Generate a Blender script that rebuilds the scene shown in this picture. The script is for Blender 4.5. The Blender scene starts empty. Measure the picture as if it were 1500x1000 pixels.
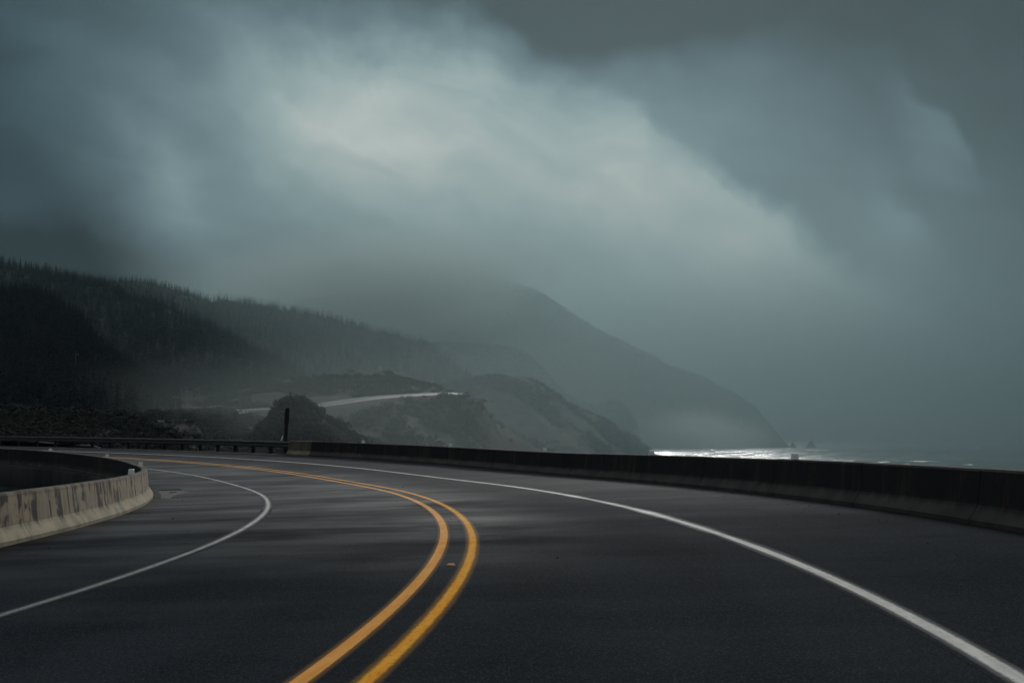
import bpy, math, random
import numpy as np

# ------------------------------------------------------------------ camera
SC = bpy.context.scene
COL = SC.collection
F, YH, CZ = 1900.0, 634.2, 32.0           # focal length in photo pixels, horizon row, eye height above the sea
cam_d = bpy.data.cameras.new('camera'); cam = bpy.data.objects.new('camera', cam_d); COL.objects.link(cam)
cam_d.sensor_width = 36.0; cam_d.lens = 36.0 * F / 1500.0
cam_d.clip_start = 0.1; cam_d.clip_end = 60000.0
PITCH = math.atan((YH - 500) / F)
cam.location = (0, 0, CZ); cam.rotation_euler = (math.pi / 2 + PITCH, 0, 0)
SC.camera = cam

# ------------------------------------------------------------------ node helper
class NT:
    def __init__(s, tree):
        s.t = tree; s.n = tree.nodes; s.l = tree.links
    def _in(s, sock, v):
        if v is None: return
        if isinstance(v, bpy.types.NodeSocket): s.l.new(v, sock)
        else: sock.default_value = v
    def node(s, typ, **kw):
        n = s.n.new(typ)
        for k, v in kw.items(): setattr(n, k, v)
        return n
    def m(s, op, a, b=None, c=None, clamp=False):
        n = s.node('ShaderNodeMath', operation=op, use_clamp=clamp)
        for i, v in enumerate((a, b, c)): s._in(n.inputs[i], v)
        return n.outputs[0]
    def vm(s, op, a, b=None, sc=None):
        n = s.node('ShaderNodeVectorMath', operation=op)
        s._in(n.inputs[0], a); s._in(n.inputs[1], b)
        if sc is not None: s._in(n.inputs['Scale'], sc)
        return n.outputs['Value' if op in ('DOT_PRODUCT', 'LENGTH') else 'Vector']
    def noise(s, vec, scale, detail=4.0, rough=0.55, dist=0.0, col=False):
        n = s.node('ShaderNodeTexNoise'); s._in(n.inputs['Vector'], vec)
        n.inputs['Scale'].default_value = scale; n.inputs['Detail'].default_value = detail
        n.inputs['Roughness'].default_value = rough; n.inputs['Distortion'].default_value = dist
        return n.outputs['Color' if col else 'Fac']
    def ss(s, v, a, b, lo=0.0, hi=1.0):
        n = s.node('ShaderNodeMapRange', interpolation_type='SMOOTHSTEP')
        s._in(n.inputs[0], v)
        for i, x in enumerate((a, b, lo, hi)): s._in(n.inputs[1 + i], x)
        return n.outputs[0]
    def mix(s, fac, a, b):
        n = s.node('ShaderNodeMix', data_type='RGBA')
        s._in(n.inputs[0], fac); s._in(n.inputs[6], a); s._in(n.inputs[7], b)
        return n.outputs[2]
    def comb(s, x, y, z):
        n = s.node('ShaderNodeCombineXYZ')
        for i, v in enumerate((x, y, z)): s._in(n.inputs[i], v)
        return n.outputs[0]

def rgb(r, g, b): return (r, g, b, 1.0)

# ------------------------------------------------------------------ world: a heavy overcast sky
SUN_AZ, SUN_EL = math.radians(7.0), math.radians(18.5)      # azimuth to the right of +Y
world = bpy.data.worlds.new('World'); SC.world = world; world.use_nodes = True
wt = NT(world.node_tree); world.node_tree.nodes.clear()
CP, SP = math.cos(PITCH), math.sin(PITCH)
def pdir(px, py):
    u, v = (px - 750) / F, (500 - py) / F
    d = np.array([u, CP - v * SP, SP + v * CP]); return d / np.linalg.norm(d)
def build_world():
    N = wt
    tc = N.node('ShaderNodeTexCoord')
    D0 = N.vm('NORMALIZE', tc.outputs['Generated'])
    w1 = N.vm('SUBTRACT', N.noise(D0, 7.0, 3.0, 0.5, col=True), (0.5, 0.5, 0.5))
    w2 = N.vm('SUBTRACT', N.noise(D0, 20.0, 8.0, 0.66, col=True), (0.5, 0.5, 0.5))
    D = N.vm('ADD', D0, N.vm('SCALE', w1, sc=0.068))
    D = N.vm('ADD', D, N.vm('SCALE', w2, sc=0.036))
    def lobe(px, py, sx, sy, rot, amp, edge=None):
        c = pdir(px, py)
        r = np.cross([0, 1, 0], [0, 0, 1]) * 1.0
        t1 = np.cross(c, [0, 0, 1]); t1 /= np.linalg.norm(t1); t2 = np.cross(t1, c)
        a = math.radians(rot)
        e1 = t1 * math.cos(a) + t2 * math.sin(a); e2 = -t1 * math.sin(a) + t2 * math.cos(a)
        x = N.vm('DOT_PRODUCT', D, tuple(e1 * F / sx)); y = N.vm('DOT_PRODUCT', D, tuple(e2 * F / sy))
        q = N.m('ADD', N.m('MULTIPLY', x, x), N.m('MULTIPLY', y, y))
        g = N.m('EXPONENT', N.m('MULTIPLY', q, -1.0))
        front = N.ss(N.vm('DOT_PRODUCT', D0, tuple(c)), 0.0, 0.5)
        g = N.m('MULTIPLY', g, front)
        if edge:
            p, q2, w = edge                       # bright on the right-hand side going p -> q2 in the picture
            n = np.cross(pdir(*p), pdir(*q2)); n /= np.linalg.norm(n)
            d = N.vm('DOT_PRODUCT', D, tuple(n * F / w))
            g = N.m('MULTIPLY', g, N.ss(d, -0.5, 0.5))
        return N.m('MULTIPLY', g, amp)
    sx = N.node('ShaderNodeSeparateXYZ'); N.l.new(D0, sx.inputs[0])
    z = sx.outputs[2]
    V = N.m('ADD', 0.040, 0.0)
    for L in LOBES: V = N.m('ADD', V, lobe(*L))
    f1 = N.noise(N.vm('MULTIPLY', D, (1.0, 1.0, 2.2)), 5.5, 8.0, 0.58)
    V = N.m('MULTIPLY', V, N.ss(f1, 0.25, 0.75, 0.84, 1.16))
    f2 = N.noise(N.vm('MULTIPLY', N.vm('ADD', D, N.comb(0, 0, N.m('MULTIPLY', sx.outputs[0], 0.45))), (3.0, 3.0, 11.0)), 2.2, 8.0, 0.62, 0.6)
    V = N.m('MULTIPLY', V, N.ss(f2, 0.28, 0.72, 0.87, 1.13))            # drawn-out wisps
    V = N.m('MAXIMUM', V, 0.02)
    # overcast luminance rises smoothly from the horizon to the zenith
    zz = N.m('MAXIMUM', z, 0.0)
    V = N.m('MULTIPLY', V, N.ss(zz, 0.22, 1.1, 1.0, ZEN))
    cr = N.node('ShaderNodeValToRGB'); N.l.new(N.m('MULTIPLY', V, 2.0, clamp=True), cr.inputs[0])
    e = cr.color_ramp.elements; e[0].position = 0.12; e[0].color = rgb(0.60, 1.05, 1.28); e[1].position = 0.95; e[1].color = rgb(0.95, 1.05, 0.99)
    k = e.new(0.5); k.color = rgb(0.77, 1.07, 1.12)
    tint = N.mix(N.ss(zz, 0.28, 0.75), cr.outputs[0], rgb(1.02, 1.0, 0.96))
    colr = N.vm('SCALE', tint, sc=V)
    sky = N.node('ShaderNodeTexSky', sky_type='NISHITA')
    sky.sun_disc = False; sky.sun_elevation = SUN_EL; sky.sun_rotation = SUN_AZ
    sky.air_density = 1.5; sky.dust_density = 0.8
    bg1 = N.node('ShaderNodeBackground'); N.l.new(colr, bg1.inputs[0]); bg1.inputs[1].default_value = 1.0
    bg2 = N.node('ShaderNodeBackground'); N.l.new(sky.outputs[0], bg2.inputs[0]); bg2.inputs[1].default_value = 0.05
    mx = N.node('ShaderNodeMixShader'); mx.inputs[0].default_value = 0.006       # what little blue sky filters through
    N.l.new(bg1.outputs[0], mx.inputs[1]); N.l.new(bg2.outputs[0], mx.inputs[2])
    out = N.node('ShaderNodeOutputWorld'); N.l.new(mx.outputs[0], out.inputs[0])
ZEN = 13.0
LOBES = [
    (600, 250, 340, 150, -12, 0.18),
    (550, 180, 190, 130, 0, 0.22),
    (1030, 325, 340, 105, -24, 0.30, ((900, 150), (1290, 410), 42)),      # lit cumulus flank running down to the right
    (1040, 190, 210, 90, -15, 0.09),
    (1150, 20, 480, 75, 0, -0.022, ((1500, 105), (800, 105), 70)),
    (1385, 175, 45, 80, 10, 0.07, ((1330, 80), (1450, 260), 25)),
    (1325, 350, 60, 80, 10, 0.07, ((1290, 250), (1400, 400), 40)),
    (270, 265, 95, 60, -40, 0.11, ((220, 190), (370, 335), 55)),
    (1000, 530, 330, 170, 0, 0.20),
    (220, 390, 300, 60, 0, -0.04),
    (700, 20, 300, 75, 0, -0.055),
    (620, 340, 200, 60, 0, 0.04),
]
build_world()

# ------------------------------------------------------------------ sun (veiled by cloud)
sd = bpy.data.lights.new('sun', 'SUN'); sun = bpy.data.objects.new('sun', sd); COL.objects.link(sun)
sd.energy = 1.3; sd.angle = math.radians(10.0); sd.color = (1.0, 0.98, 0.94)
sun.rotation_euler = (math.pi / 2 - SUN_EL, 0, math.pi - SUN_AZ); sun.location = (0, 0, 900)

# ------------------------------------------------------------------ exposure and render settings
SC.view_settings.view_transform = 'Standard'; SC.view_settings.look = 'None'
SC.view_settings.exposure = 0.36; SC.view_settings.gamma = 1.0; SC.view_settings.use_curve_mapping = False
SC.render.engine = 'CYCLES'
cy = SC.cycles
cy.use_denoising = True
try: cy.denoiser = 'OPENIMAGEDENOISE'
except Exception: pass
cy.max_bounces = 4; cy.diffuse_bounces = 2; cy.glossy_bounces = 2; cy.volume_bounces = 1
cy.transparent_max_bounces = 8; cy.sample_clamp_indirect = 4.0
cy.use_adaptive_sampling = True; cy.adaptive_threshold = 0.03

# ------------------------------------------------------------------ helpers
rng = np.random.default_rng(7); random.seed(7)
def mesh_np(name, V, Fc, uv=None):
    me = bpy.data.meshes.new(name)
    V = np.asarray(V, dtype=np.float32)
    if isinstance(Fc, np.ndarray):
        k = Fc.shape[1]
        me.vertices.add(len(V)); me.vertices.foreach_set('co', V.ravel())
        me.loops.add(Fc.size); me.loops.foreach_set('vertex_index', Fc.astype(np.int32).ravel())
        me.polygons.add(len(Fc)); me.polygons.foreach_set('loop_start', np.arange(0, Fc.size, k, dtype=np.int32))
        me.update(calc_edges=True)
    else:
        me.from_pydata(V.tolist(), [], [tuple(f) for f in Fc]); me.update()
    if uv is not None:
        l = me.uv_layers.new(name='UVMap')
        vi = np.zeros(len(me.loops), dtype=np.int32); me.loops.foreach_get('vertex_index', vi)
        l.data.foreach_set('uv', np.asarray(uv, dtype=np.float32)[vi].ravel())
    return me
def obj(name, me, mat=None, parent=None, smooth=False):
    o = bpy.data.objects.new(name, me); COL.objects.link(o)
    if mat is not None and len(me.materials) == 0: me.materials.append(mat)
    if smooth: me.polygons.foreach_set('use_smooth', [True] * len(me.polygons))
    if parent is not None: o.parent = parent
    return o
def tag(o, label=None, cat=None, group=None, kind=None):
    if label: o['label'] = label
    if cat: o['category'] = cat
    if group: o['group'] = group
    if kind: o['kind'] = kind
    return o
def empty(name, loc=(0, 0, 0), rz=0.0):
    o = bpy.data.objects.new(name, None); COL.objects.link(o); o.location = loc; o.rotation_euler = (0, 0, rz)
    o.empty_display_size = 0.2
    return o
def grid_faces(nr, nc, flip=False):
    i = np.arange(nr - 1)[:, None] * nc + np.arange(nc - 1)[None]
    f = np.stack([i, i + 1, i + nc + 1, i + nc], -1).reshape(-1, 4)
    return f[:, ::-1] if flip else f
def box_mesh(name, sx, sy, sz, taper=1.0, bev=0.0):
    x, y = sx / 2, sy / 2; tx, ty = x * taper, y * taper
    if bev <= 0:
        V = [(-x, -y, 0), (x, -y, 0), (x, y, 0), (-x, y, 0), (-tx, -ty, sz), (tx, -ty, sz), (tx, ty, sz), (-tx, ty, sz)]
        Fc = [(3, 2, 1, 0), (4, 5, 6, 7), (0, 1, 5, 4), (1, 2, 6, 5), (2, 3, 7, 6), (3, 0, 4, 7)]
    else:
        b = bev
        V = [(-x, -y, 0), (x, -y, 0), (x, y, 0), (-x, y, 0), (-tx, -ty, sz - b), (tx, -ty, sz - b), (tx, ty, sz - b), (-tx, ty, sz - b),
             (-tx + b, -ty + b, sz), (tx - b, -ty + b, sz), (tx - b, ty - b, sz), (-tx + b, ty - b, sz)]
        Fc = [(3, 2, 1, 0), (8, 9, 10, 11), (0, 1, 5, 4), (1, 2, 6, 5), (2, 3, 7, 6), (3, 0, 4, 7),
              (4, 5, 9, 8), (5, 6, 10, 9), (6, 7, 11, 10), (7, 4, 8, 11)]
    return mesh_np(name, V, Fc)
def vnoise(x, y, seed=0):
    xi, yi = np.floor(x).astype(np.int64), np.floor(y).astype(np.int64)
    xf, yf = x - xi, y - yi
    def h(a, b):
        n = (a * 374761393 + b * 668265263 + seed * 974634777) & 0x7fffffff
        n = ((n ^ (n >> 13)) * 1274126177) & 0x7fffffff
        n = n ^ (n >> 16)
        return (n & 0xffff) / 65535.0
    u, v = xf * xf * (3 - 2 * xf), yf * yf * (3 - 2 * yf)
    return (h(xi, yi) * (1 - u) + h(xi + 1, yi) * u) * (1 - v) + (h(xi, yi + 1) * (1 - u) + h(xi + 1, yi + 1) * u) * v
def fbm(x, y, oct=4, seed=0, gain=0.5):
    t = np.zeros_like(x, dtype=float); a = 1.0; s = 0.0
    for k in range(oct):
        t += a * (vnoise(x * 2 ** k, y * 2 ** k, seed + k * 17) - 0.5) * 2; s += a; a *= gain
    return t / s
def zy(D, y): return CZ + (YH - y) / F * D

# ------------------------------------------------------------------ materials
def new_mat(name):
    m = bpy.data.materials.new(name); m.use_nodes = True
    N = NT(m.node_tree); b = m.node_tree.nodes['Principled BSDF']
    return m, N, b
def bump(N, b, h, strength, dist):
    n = N.node('ShaderNodeBump'); n.inputs['Strength'].default_value = strength; n.inputs['Distance'].default_value = dist
    N._in(n.inputs['Height'], h); N.l.new(n.outputs[0], b.inputs['Normal'])
def objco(N): return N.node('ShaderNodeTexCoord').outputs['Object']
def uvco(N): return N.node('ShaderNodeTexCoord').outputs['UV']
def simple(name, c1, c2, scale, rough=0.8, bs=0.3, bd=0.01, spec=0.3, metal=0.0):
    m, N, b = new_mat(name); co = objco(N)
    n = N.noise(co, scale, 5.0, 0.6)
    N._in(b.inputs['Base Color'], N.mix(N.ss(n, 0.3, 0.7), rgb(*c1), rgb(*c2)))
    b.inputs['Roughness'].default_value = rough; b.inputs['Specular IOR Level'].default_value = spec; b.inputs['Metallic'].default_value = metal
    if bs: bump(N, b, N.noise(co, scale * 4, 4.0, 0.6), bs, bd)
    return m

LB_O, RB_O = -7.17662, 7.93798
def asphalt_nodes(N, uv):
    s = N.node('ShaderNodeSeparateXYZ'); N.l.new(uv, s.inputs[0]); o = s.outputs[1]
    big = N.noise(N.vm('MULTIPLY', uv, (0.34, 0.20, 1)), 1.0, 4.0, 0.55, 0.2)
    mid = N.noise(N.vm('MULTIPLY', uv, (1.0, 0.42, 1)), 1.0, 4.0, 0.6)
    fine = N.noise(uv, 45.0, 3.0, 0.7)
    grit = N.noise(uv, 160.0, 2.0, 0.7)
    fac = N.m('ADD', N.m('MULTIPLY', big, 0.55), N.m('ADD', N.m('MULTIPLY', mid, 0.25), N.m('MULTIPLY', fine, 0.20)))
    c = N.mix(N.ss(fac, 0.36, 0.64), rgb(0.016, 0.021, 0.028), rgb(0.029, 0.036, 0.045))
    # polished wheel paths and stone grain
    wp = N.m('ABSOLUTE', N.m('SUBTRACT', N.m('ABSOLUTE', N.m('SUBTRACT', N.m('ABSOLUTE', o), 1.95)), 0.85))
    c = N.mix(N.ss(N.m('ADD', wp, N.m('MULTIPLY', N.m('SUBTRACT', mid, 0.5), 0.6)), 0.1, 0.55, 0.35, 0.0), c, rgb(0.013, 0.017, 0.022))
    stone = N.node('ShaderNodeTexVoronoi'); N._in(stone.inputs['Vector'], uv); stone.inputs['Scale'].default_value = 85.0
    sp_ = N.node('ShaderNodeSeparateColor'); N.l.new(stone.outputs['Color'], sp_.inputs[0])
    c = N.mix(N.ss(sp_.outputs[0], 0.72, 1.0, 0.0, 0.5), c, rgb(0.085, 0.095, 0.105))
    c = N.mix(N.ss(sp_.outputs[1], 0.70, 1.0, 0.0, 0.6), c, rgb(0.008, 0.009, 0.010))
    # gutter grime and contact shade, both painted in along the barrier feet
    wob = N.m('MULTIPLY', N.m('SUBTRACT', N.noise(N.vm('MULTIPLY', uv, (0.9, 0.1, 1)), 1.0, 4.0), 0.5), 0.35)
    gl = N.ss(N.m('ADD', o, wob), LB_O + 0.18, LB_O + 0.85, 1.0, 0.0)
    gr = N.ss(N.m('ADD', o, wob), RB_O - 0.42, RB_O - 0.10, 0.0, 1.0)
    g = N.m('MAXIMUM', gl, gr)
    c = N.mix(N.m('MULTIPLY', g, 0.85), c, rgb(0.010, 0.010, 0.010))
    wet = N.ss(N.m('ADD', N.m('MULTIPLY', big, 0.72), N.m('MULTIPLY', mid, 0.28)), 0.26, 0.78)
    st = s.outputs[0]
    lane = N.m('MULTIPLY', N.ss(st, 9.0, 26.0), N.ss(N.m('ADD', o, N.m('MULTIPLY', mid, 2.0)), 0.6, 3.8, 1.0, 0.12))
    wet = N.m('MULTIPLY', wet, lane)                  # damp film left on the outer stretch of the bend
    rough = N.m('ADD', N.m('MULTIPLY', wet, -0.24), 0.82)
    rough = N.m('MAXIMUM', rough, N.m('MULTIPLY', g, 0.8))
    h = N.m('ADD', N.m('MULTIPLY', grit, 0.5), N.m('MULTIPLY', fine, 0.5))
    return c, rough, h, N.m('ADD', N.m('MULTIPLY', wet, 0.28), N.ss(st, 14.0, 45.0, 0.05, 0.22))
def dry_mix(m, N, b, c, fac):
    """rough dry stone scatters only; the damp film adds the gloss"""
    d = N.node('ShaderNodeBsdfDiffuse'); N._in(d.inputs['Color'], c); d.inputs['Roughness'].default_value = 0.6
    N.l.new(b.inputs['Normal'].links[0].from_socket, d.inputs['Normal'])
    mx = N.node('ShaderNodeMixShader'); N._in(mx.inputs[0], fac); N.l.new(d.outputs[0], mx.inputs[1]); N.l.new(b.outputs[0], mx.inputs[2])
    N.l.new(mx.outputs[0], m.node_tree.nodes['Material Output'].inputs[0])
def mat_asphalt():
    m, N, b = new_mat('asphalt'); uv = uvco(N)
    c, r, h, sp = asphalt_nodes(N, uv)
    N._in(b.inputs['Base Color'], c); N._in(b.inputs['Roughness'], r); N._in(b.inputs['Specular IOR Level'], sp)
    bump(N, b, h, 0.35, 0.006); dry_mix(m, N, b, c, N.m('MULTIPLY', sp, 1.9, clamp=True)); return m
def mat_paint(name, c1, c2, half, fade, wear, near=1.0):
    """road paint over asphalt: UV = (station, lateral offset from the line's own axis)"""
    m, N, b = new_mat(name); uv = uvco(N)
    s = N.node('ShaderNodeSeparateXYZ'); N.l.new(uv, s.inputs[0])
    c, r, h, sp = asphalt_nodes(N, uv)
    ed = N.noise(N.vm('MULTIPLY', uv, (7.0, 14.0, 1)), 1.0, 5.0, 0.7)
    a = N.m('ABSOLUTE', s.outputs[1])
    a = N.m('ADD', a, N.m('MULTIPLY', N.m('SUBTRACT', ed, 0.5), fade * 1.2))
    core = N.ss(a, half - fade, half + fade * 0.4, 1.0, 0.0)
    halo = N.ss(a, half, half + 0.055, 0.20, 0.0)          # overspray beside the line
    pit = N.ss(N.noise(N.vm('MULTIPLY', uv, (9, 30, 1)), 1.0, 5.0, 0.75), wear, wear + 0.14, 1.0, 0.35)
    crack = N.ss(N.noise(N.vm('MULTIPLY', uv, (26, 4, 1)), 1.0, 3.0, 0.6), 0.30, 0.40, 0.62, 1.0)
    fac = N.m('MULTIPLY', N.m('MAXIMUM', N.m('MULTIPLY', N.m('MULTIPLY', core, pit), crack), halo), N.ss(s.outputs[0], 12.0, 30.0, near, 1.0))
    var = N.ss(N.noise(N.vm('MULTIPLY', uv, (1.2, 9, 1)), 1.0, 5.0, 0.65), 0.3, 0.7)
    N._in(b.inputs['Base Color'], N.mix(fac, c, N.mix(var, rgb(*c1), rgb(*c2))))
    N._in(b.inputs['Roughness'], N.m('MAXIMUM', r, N.m('MULTIPLY', fac, 0.7))); b.inputs['Specular IOR Level'].default_value = 0.15
    bump(N, b, N.m('ADD', h, N.m('MULTIPLY', fac, 0.6)), 0.3, 0.005)
    dry_mix(m, N, b, N.mix(fac, c, N.mix(var, rgb(*c1), rgb(*c2))), N.m('MULTIPLY', sp, 1.9, clamp=True)); return m
def mat_concrete(name, base, light, stain, rust, amt, foot):
    """weathered cast concrete, UV = (station, height): run-down streaks, mould patches, scuffed splash zone"""
    m, N, b = new_mat(name); uv = uvco(N)
    s = N.node('ShaderNodeSeparateXYZ'); N.l.new(uv, s.inputs[0]); v = s.outputs[1]
    n1 = N.noise(N.vm('MULTIPLY', uv, (0.9, 1.6, 1)), 1.0, 6.0, 0.62)
    st = N.noise(N.vm('MULTIPLY', uv, (2.6, 0.50, 1)), 1.0, 5.0, 0.62, 0.3)
    st2 = N.noise(N.vm('MULTIPLY', uv, (11, 0.9, 1)), 1.0, 4.0, 0.6)
    rs = N.noise(N.vm('MULTIPLY', N.vm('ADD', uv, (31.7, 4.1, 0)), (2.2, 0.35, 1)), 1.0, 5.0, 0.6)
    blot = N.noise(N.vm('MULTIPLY', N.vm('ADD', uv, (7.7, 2.1, 0)), (1.7, 2.4, 1)), 1.0, 5.0, 0.6, 0.5)
    c = N.mix(N.ss(n1, 0.32, 0.68), rgb(*base), rgb(*light))
    c = N.mix(N.m('MULTIPLY', N.ss(rs, 0.52, 0.68), 0.6), c, rgb(*rust))
    c = N.mix(N.m('MULTIPLY', N.ss(st2, 0.52, 0.70), 0.35 * amt), c, rgb(*stain))
    c = N.mix(N.m('MULTIPLY', N.m('MULTIPLY', N.ss(st, 0.475, 0.555), N.ss(blot, 0.40, 0.52)), min(1.0, 0.95 * amt)), c, rgb(*stain))
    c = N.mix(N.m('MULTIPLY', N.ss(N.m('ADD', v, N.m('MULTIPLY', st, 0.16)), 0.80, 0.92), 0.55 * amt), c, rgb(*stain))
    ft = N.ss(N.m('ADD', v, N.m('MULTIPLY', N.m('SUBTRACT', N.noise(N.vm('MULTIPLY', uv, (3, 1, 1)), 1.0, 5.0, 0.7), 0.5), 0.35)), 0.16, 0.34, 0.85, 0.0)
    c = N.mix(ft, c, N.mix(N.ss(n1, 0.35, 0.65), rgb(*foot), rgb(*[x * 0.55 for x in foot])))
    N._in(b.inputs['Base Color'], c); b.inputs['Roughness'].default_value = 0.88; b.inputs['Specular IOR Level'].default_value = 0.25
    bump(N, b, N.m('ADD', N.noise(uv, 9.0, 6.0, 0.65), N.m('MULTIPLY', N.noise(uv, 60.0, 3.0), 0.4)), 0.5, 0.012); return m
M = {}
M['asphalt'] = mat_asphalt()
M['white'] = mat_paint('white_road_paint', (0.62, 0.63, 0.62), (0.82, 0.82, 0.80), 0.072, 0.03, 0.56)
M['worn_white'] = mat_paint('worn_white_road_paint', (0.46, 0.47, 0.47), (0.72, 0.72, 0.71), 0.055, 0.03, 0.50, 0.42)
M['yellow'] = mat_paint('yellow_road_paint', (0.90, 0.38, 0.040), (0.96, 0.50, 0.075), 0.066, 0.038, 0.54)
M['pale_yellow'] = mat_paint('faded_yellow_road_paint', (0.82, 0.37, 0.090), (0.92, 0.48, 0.15), 0.066, 0.014, 0.60)
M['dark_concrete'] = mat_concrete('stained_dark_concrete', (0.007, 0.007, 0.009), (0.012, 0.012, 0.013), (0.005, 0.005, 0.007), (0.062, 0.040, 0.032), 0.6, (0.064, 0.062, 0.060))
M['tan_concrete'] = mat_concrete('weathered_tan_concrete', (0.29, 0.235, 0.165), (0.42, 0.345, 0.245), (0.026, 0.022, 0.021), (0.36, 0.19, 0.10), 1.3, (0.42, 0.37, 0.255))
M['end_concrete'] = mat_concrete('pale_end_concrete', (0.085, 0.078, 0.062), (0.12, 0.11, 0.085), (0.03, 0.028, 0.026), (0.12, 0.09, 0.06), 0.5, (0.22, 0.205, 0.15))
M['reflector'] = simple('white_reflector_plastic', (0.84, 0.85, 0.84), (0.92, 0.92, 0.90), 12, 0.35, 0.1, 0.002, 0.5)
M['amber'] = simple('amber_marker', (0.26, 0.085, 0.03), (0.36, 0.12, 0.04), 30, 0.6, 0.2, 0.002, 0.5)
M['galv'] = simple('dull_galvanised_steel', (0.035, 0.037, 0.042), (0.060, 0.060, 0.062), 3, 0.55, 0.2, 0.004, 0.5, 0.3)
M['rail_top'] = simple('pale_steel', (0.20, 0.20, 0.205), (0.28, 0.28, 0.28), 3, 0.5, 0.2, 0.004, 0.5, 0.3)  # paler steel for the strip along the beam's top edge
M['timber'] = simple('dark_weathered_timber', (0.012, 0.011, 0.012), (0.026, 0.022, 0.020), 4, 0.85, 0.5, 0.01)
M['pole'] = simple('grey_pole_timber', (0.06, 0.055, 0.05), (0.10, 0.09, 0.08), 3, 0.85, 0.3, 0.02)
M['bark'] = simple('bark', (0.025, 0.02, 0.016), (0.045, 0.036, 0.028), 2, 0.9, 0.5, 0.03)
M['iron'] = simple('cast_iron', (0.010, 0.010, 0.011), (0.022, 0.021, 0.020), 20, 0.6, 0.4, 0.004)
M['apron'] = simple('gutter_concrete', (0.042, 0.044, 0.046), (0.062, 0.063, 0.064), 6, 0.8, 0.3, 0.005)
M['grit'] = simple('dark_grit', (0.010, 0.010, 0.010), (0.03, 0.027, 0.025), 30, 0.9, 0, 0)
def mat_leaf(name, c1, c2):
    m, N, b = new_mat(name)
    oi = N.node('ShaderNodeObjectInfo'); g = N.node('ShaderNodeNewGeometry')
    n = N.noise(g.outputs['Position'], 0.05, 4.0, 0.6)
    f = N.m('ADD', N.m('MULTIPLY', g.outputs['Random Per Island'], 0.55), N.m('MULTIPLY', n, 0.45))
    N._in(b.inputs['Base Color'], N.mix(N.ss(f, 0.25, 0.75), rgb(*c1), rgb(*c2)))
    b.inputs['Roughness'].default_value = 1.0; b.inputs['Specular IOR Level'].default_value = 0.0
    d = N.node('ShaderNodeBsdfDiffuse'); N.l.new(b.inputs['Base Color'].links[0].from_socket, d.inputs['Color']); N.l.new(d.outputs[0], m.node_tree.nodes['Material Output'].inputs[0])
    return m
M['conifer'] = mat_leaf('conifer_needles', (0.008, 0.011, 0.015), (0.018, 0.022, 0.027))
M['scrub'] = mat_leaf('coastal_scrub_leaves', (0.019, 0.022, 0.022), (0.046, 0.045, 0.041))
def mat_ground(name, dark, mid, bare, bare_amt, scale=0.02):
    m, N, b = new_mat(name); co = objco(N)
    n1 = N.noise(co, scale, 6.0, 0.6); n2 = N.noise(co, scale * 9, 5.0, 0.65)
    stv = N.noise(N.vm('MULTIPLY', co, (0.09, 0.05, 0.012)), 1.0, 5.0, 0.6, 0.4)
    c = N.mix(N.ss(N.m('ADD', N.m('MULTIPLY', n1, 0.5), N.m('MULTIPLY', n2, 0.5)), 0.36, 0.64), rgb(*dark), rgb(*mid))
    g = N.node('ShaderNodeNewGeometry'); s = N.node('ShaderNodeSeparateXYZ'); N.l.new(g.outputs['Normal'], s.inputs[0])
    steep = N.ss(s.outputs[2], 0.45, 0.85, 1.0, 0.25)
    c = N.mix(N.m('MULTIPLY', N.m('MULTIPLY', N.ss(stv, 0.52, 0.66), steep), bare_amt), c, rgb(*bare))
    N._in(b.inputs['Base Color'], c); b.inputs['Roughness'].default_value = 0.95; b.inputs['Specular IOR Level'].default_value = 0.1
    bump(N, b, N.m('ADD', n2, N.m('MULTIPLY', N.noise(co, scale * 40, 4.0, 0.7), 0.4)), 0.8, 1.5); return m
M['forest_floor'] = mat_ground('forest_floor', (0.012, 0.015, 0.012), (0.028, 0.030, 0.022), (0.05, 0.045, 0.035), 0.3)
M['hillside'] = mat_ground('scrubby_hillside', (0.015, 0.016, 0.017), (0.025, 0.025, 0.025), (0.10, 0.088, 0.076), 0.55)
M['headland'] = mat_ground('coastal_headland', (0.022, 0.026, 0.020), (0.050, 0.050, 0.036), (0.13, 0.115, 0.085), 0.6, 0.012)
M['rock'] = mat_ground('sea_rock', (0.018, 0.018, 0.018), (0.045, 0.043, 0.04), (0.07, 0.065, 0.06), 0.4, 0.1)
M['verge'] = mat_ground('rough_verge', (0.014, 0.015, 0.012), (0.034, 0.032, 0.024), (0.06, 0.052, 0.04), 0.4, 0.3)

# ------------------------------------------------------------------ road alignment: heading, banking and profile along the curve
PK = dict(x0=-2.47132, th0=-0.2115, h=1.59673, e=0.02725)
KS = [-10, 0, 15, 30, 45, 60, 80, 110, 150]; KV = [0.01457, 0.0133, 0.01203, 0.00929, 0.01056, 0.01253, 0.0127, 0.01259, 0.01247]
ZS = [-10, 20, 50, 80, 110, 150]; ZV = [0, 0, -0.24474, 0.11301, 0.39396, 0.36305]
OKS = [0, 10, 20, 35, 60, 100]
DV = {'W2': [0.62853, 0.43575, 0.05605, -0.06465, -0.06199, -0.03046], 'W1': [-0.21261, -0.18843, -0.02817, -0.12303, -0.15739, -0.12683],
      'RB': [0.07088, 0.02975, -0.05675, -0.11765, 0.00138, 0.08938], 'LB': [-0.05991, -0.10362, -0.10898, 0.02868, 0.11774, 0.1261]}
_ds = 0.25; _S = np.arange(-30, 151, _ds)
_th = np.cumsum(np.interp(_S, KS, KV)) * _ds; _th = _th - np.interp(0, _S, _th) + PK['th0']
_X = np.cumsum(-np.sin(_th)) * _ds; _X = _X - np.interp(0, _S, _X) + PK['x0']
_Y = np.cumsum(np.cos(_th)) * _ds; _Y = _Y - np.interp(0, _S, _Y)
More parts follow.
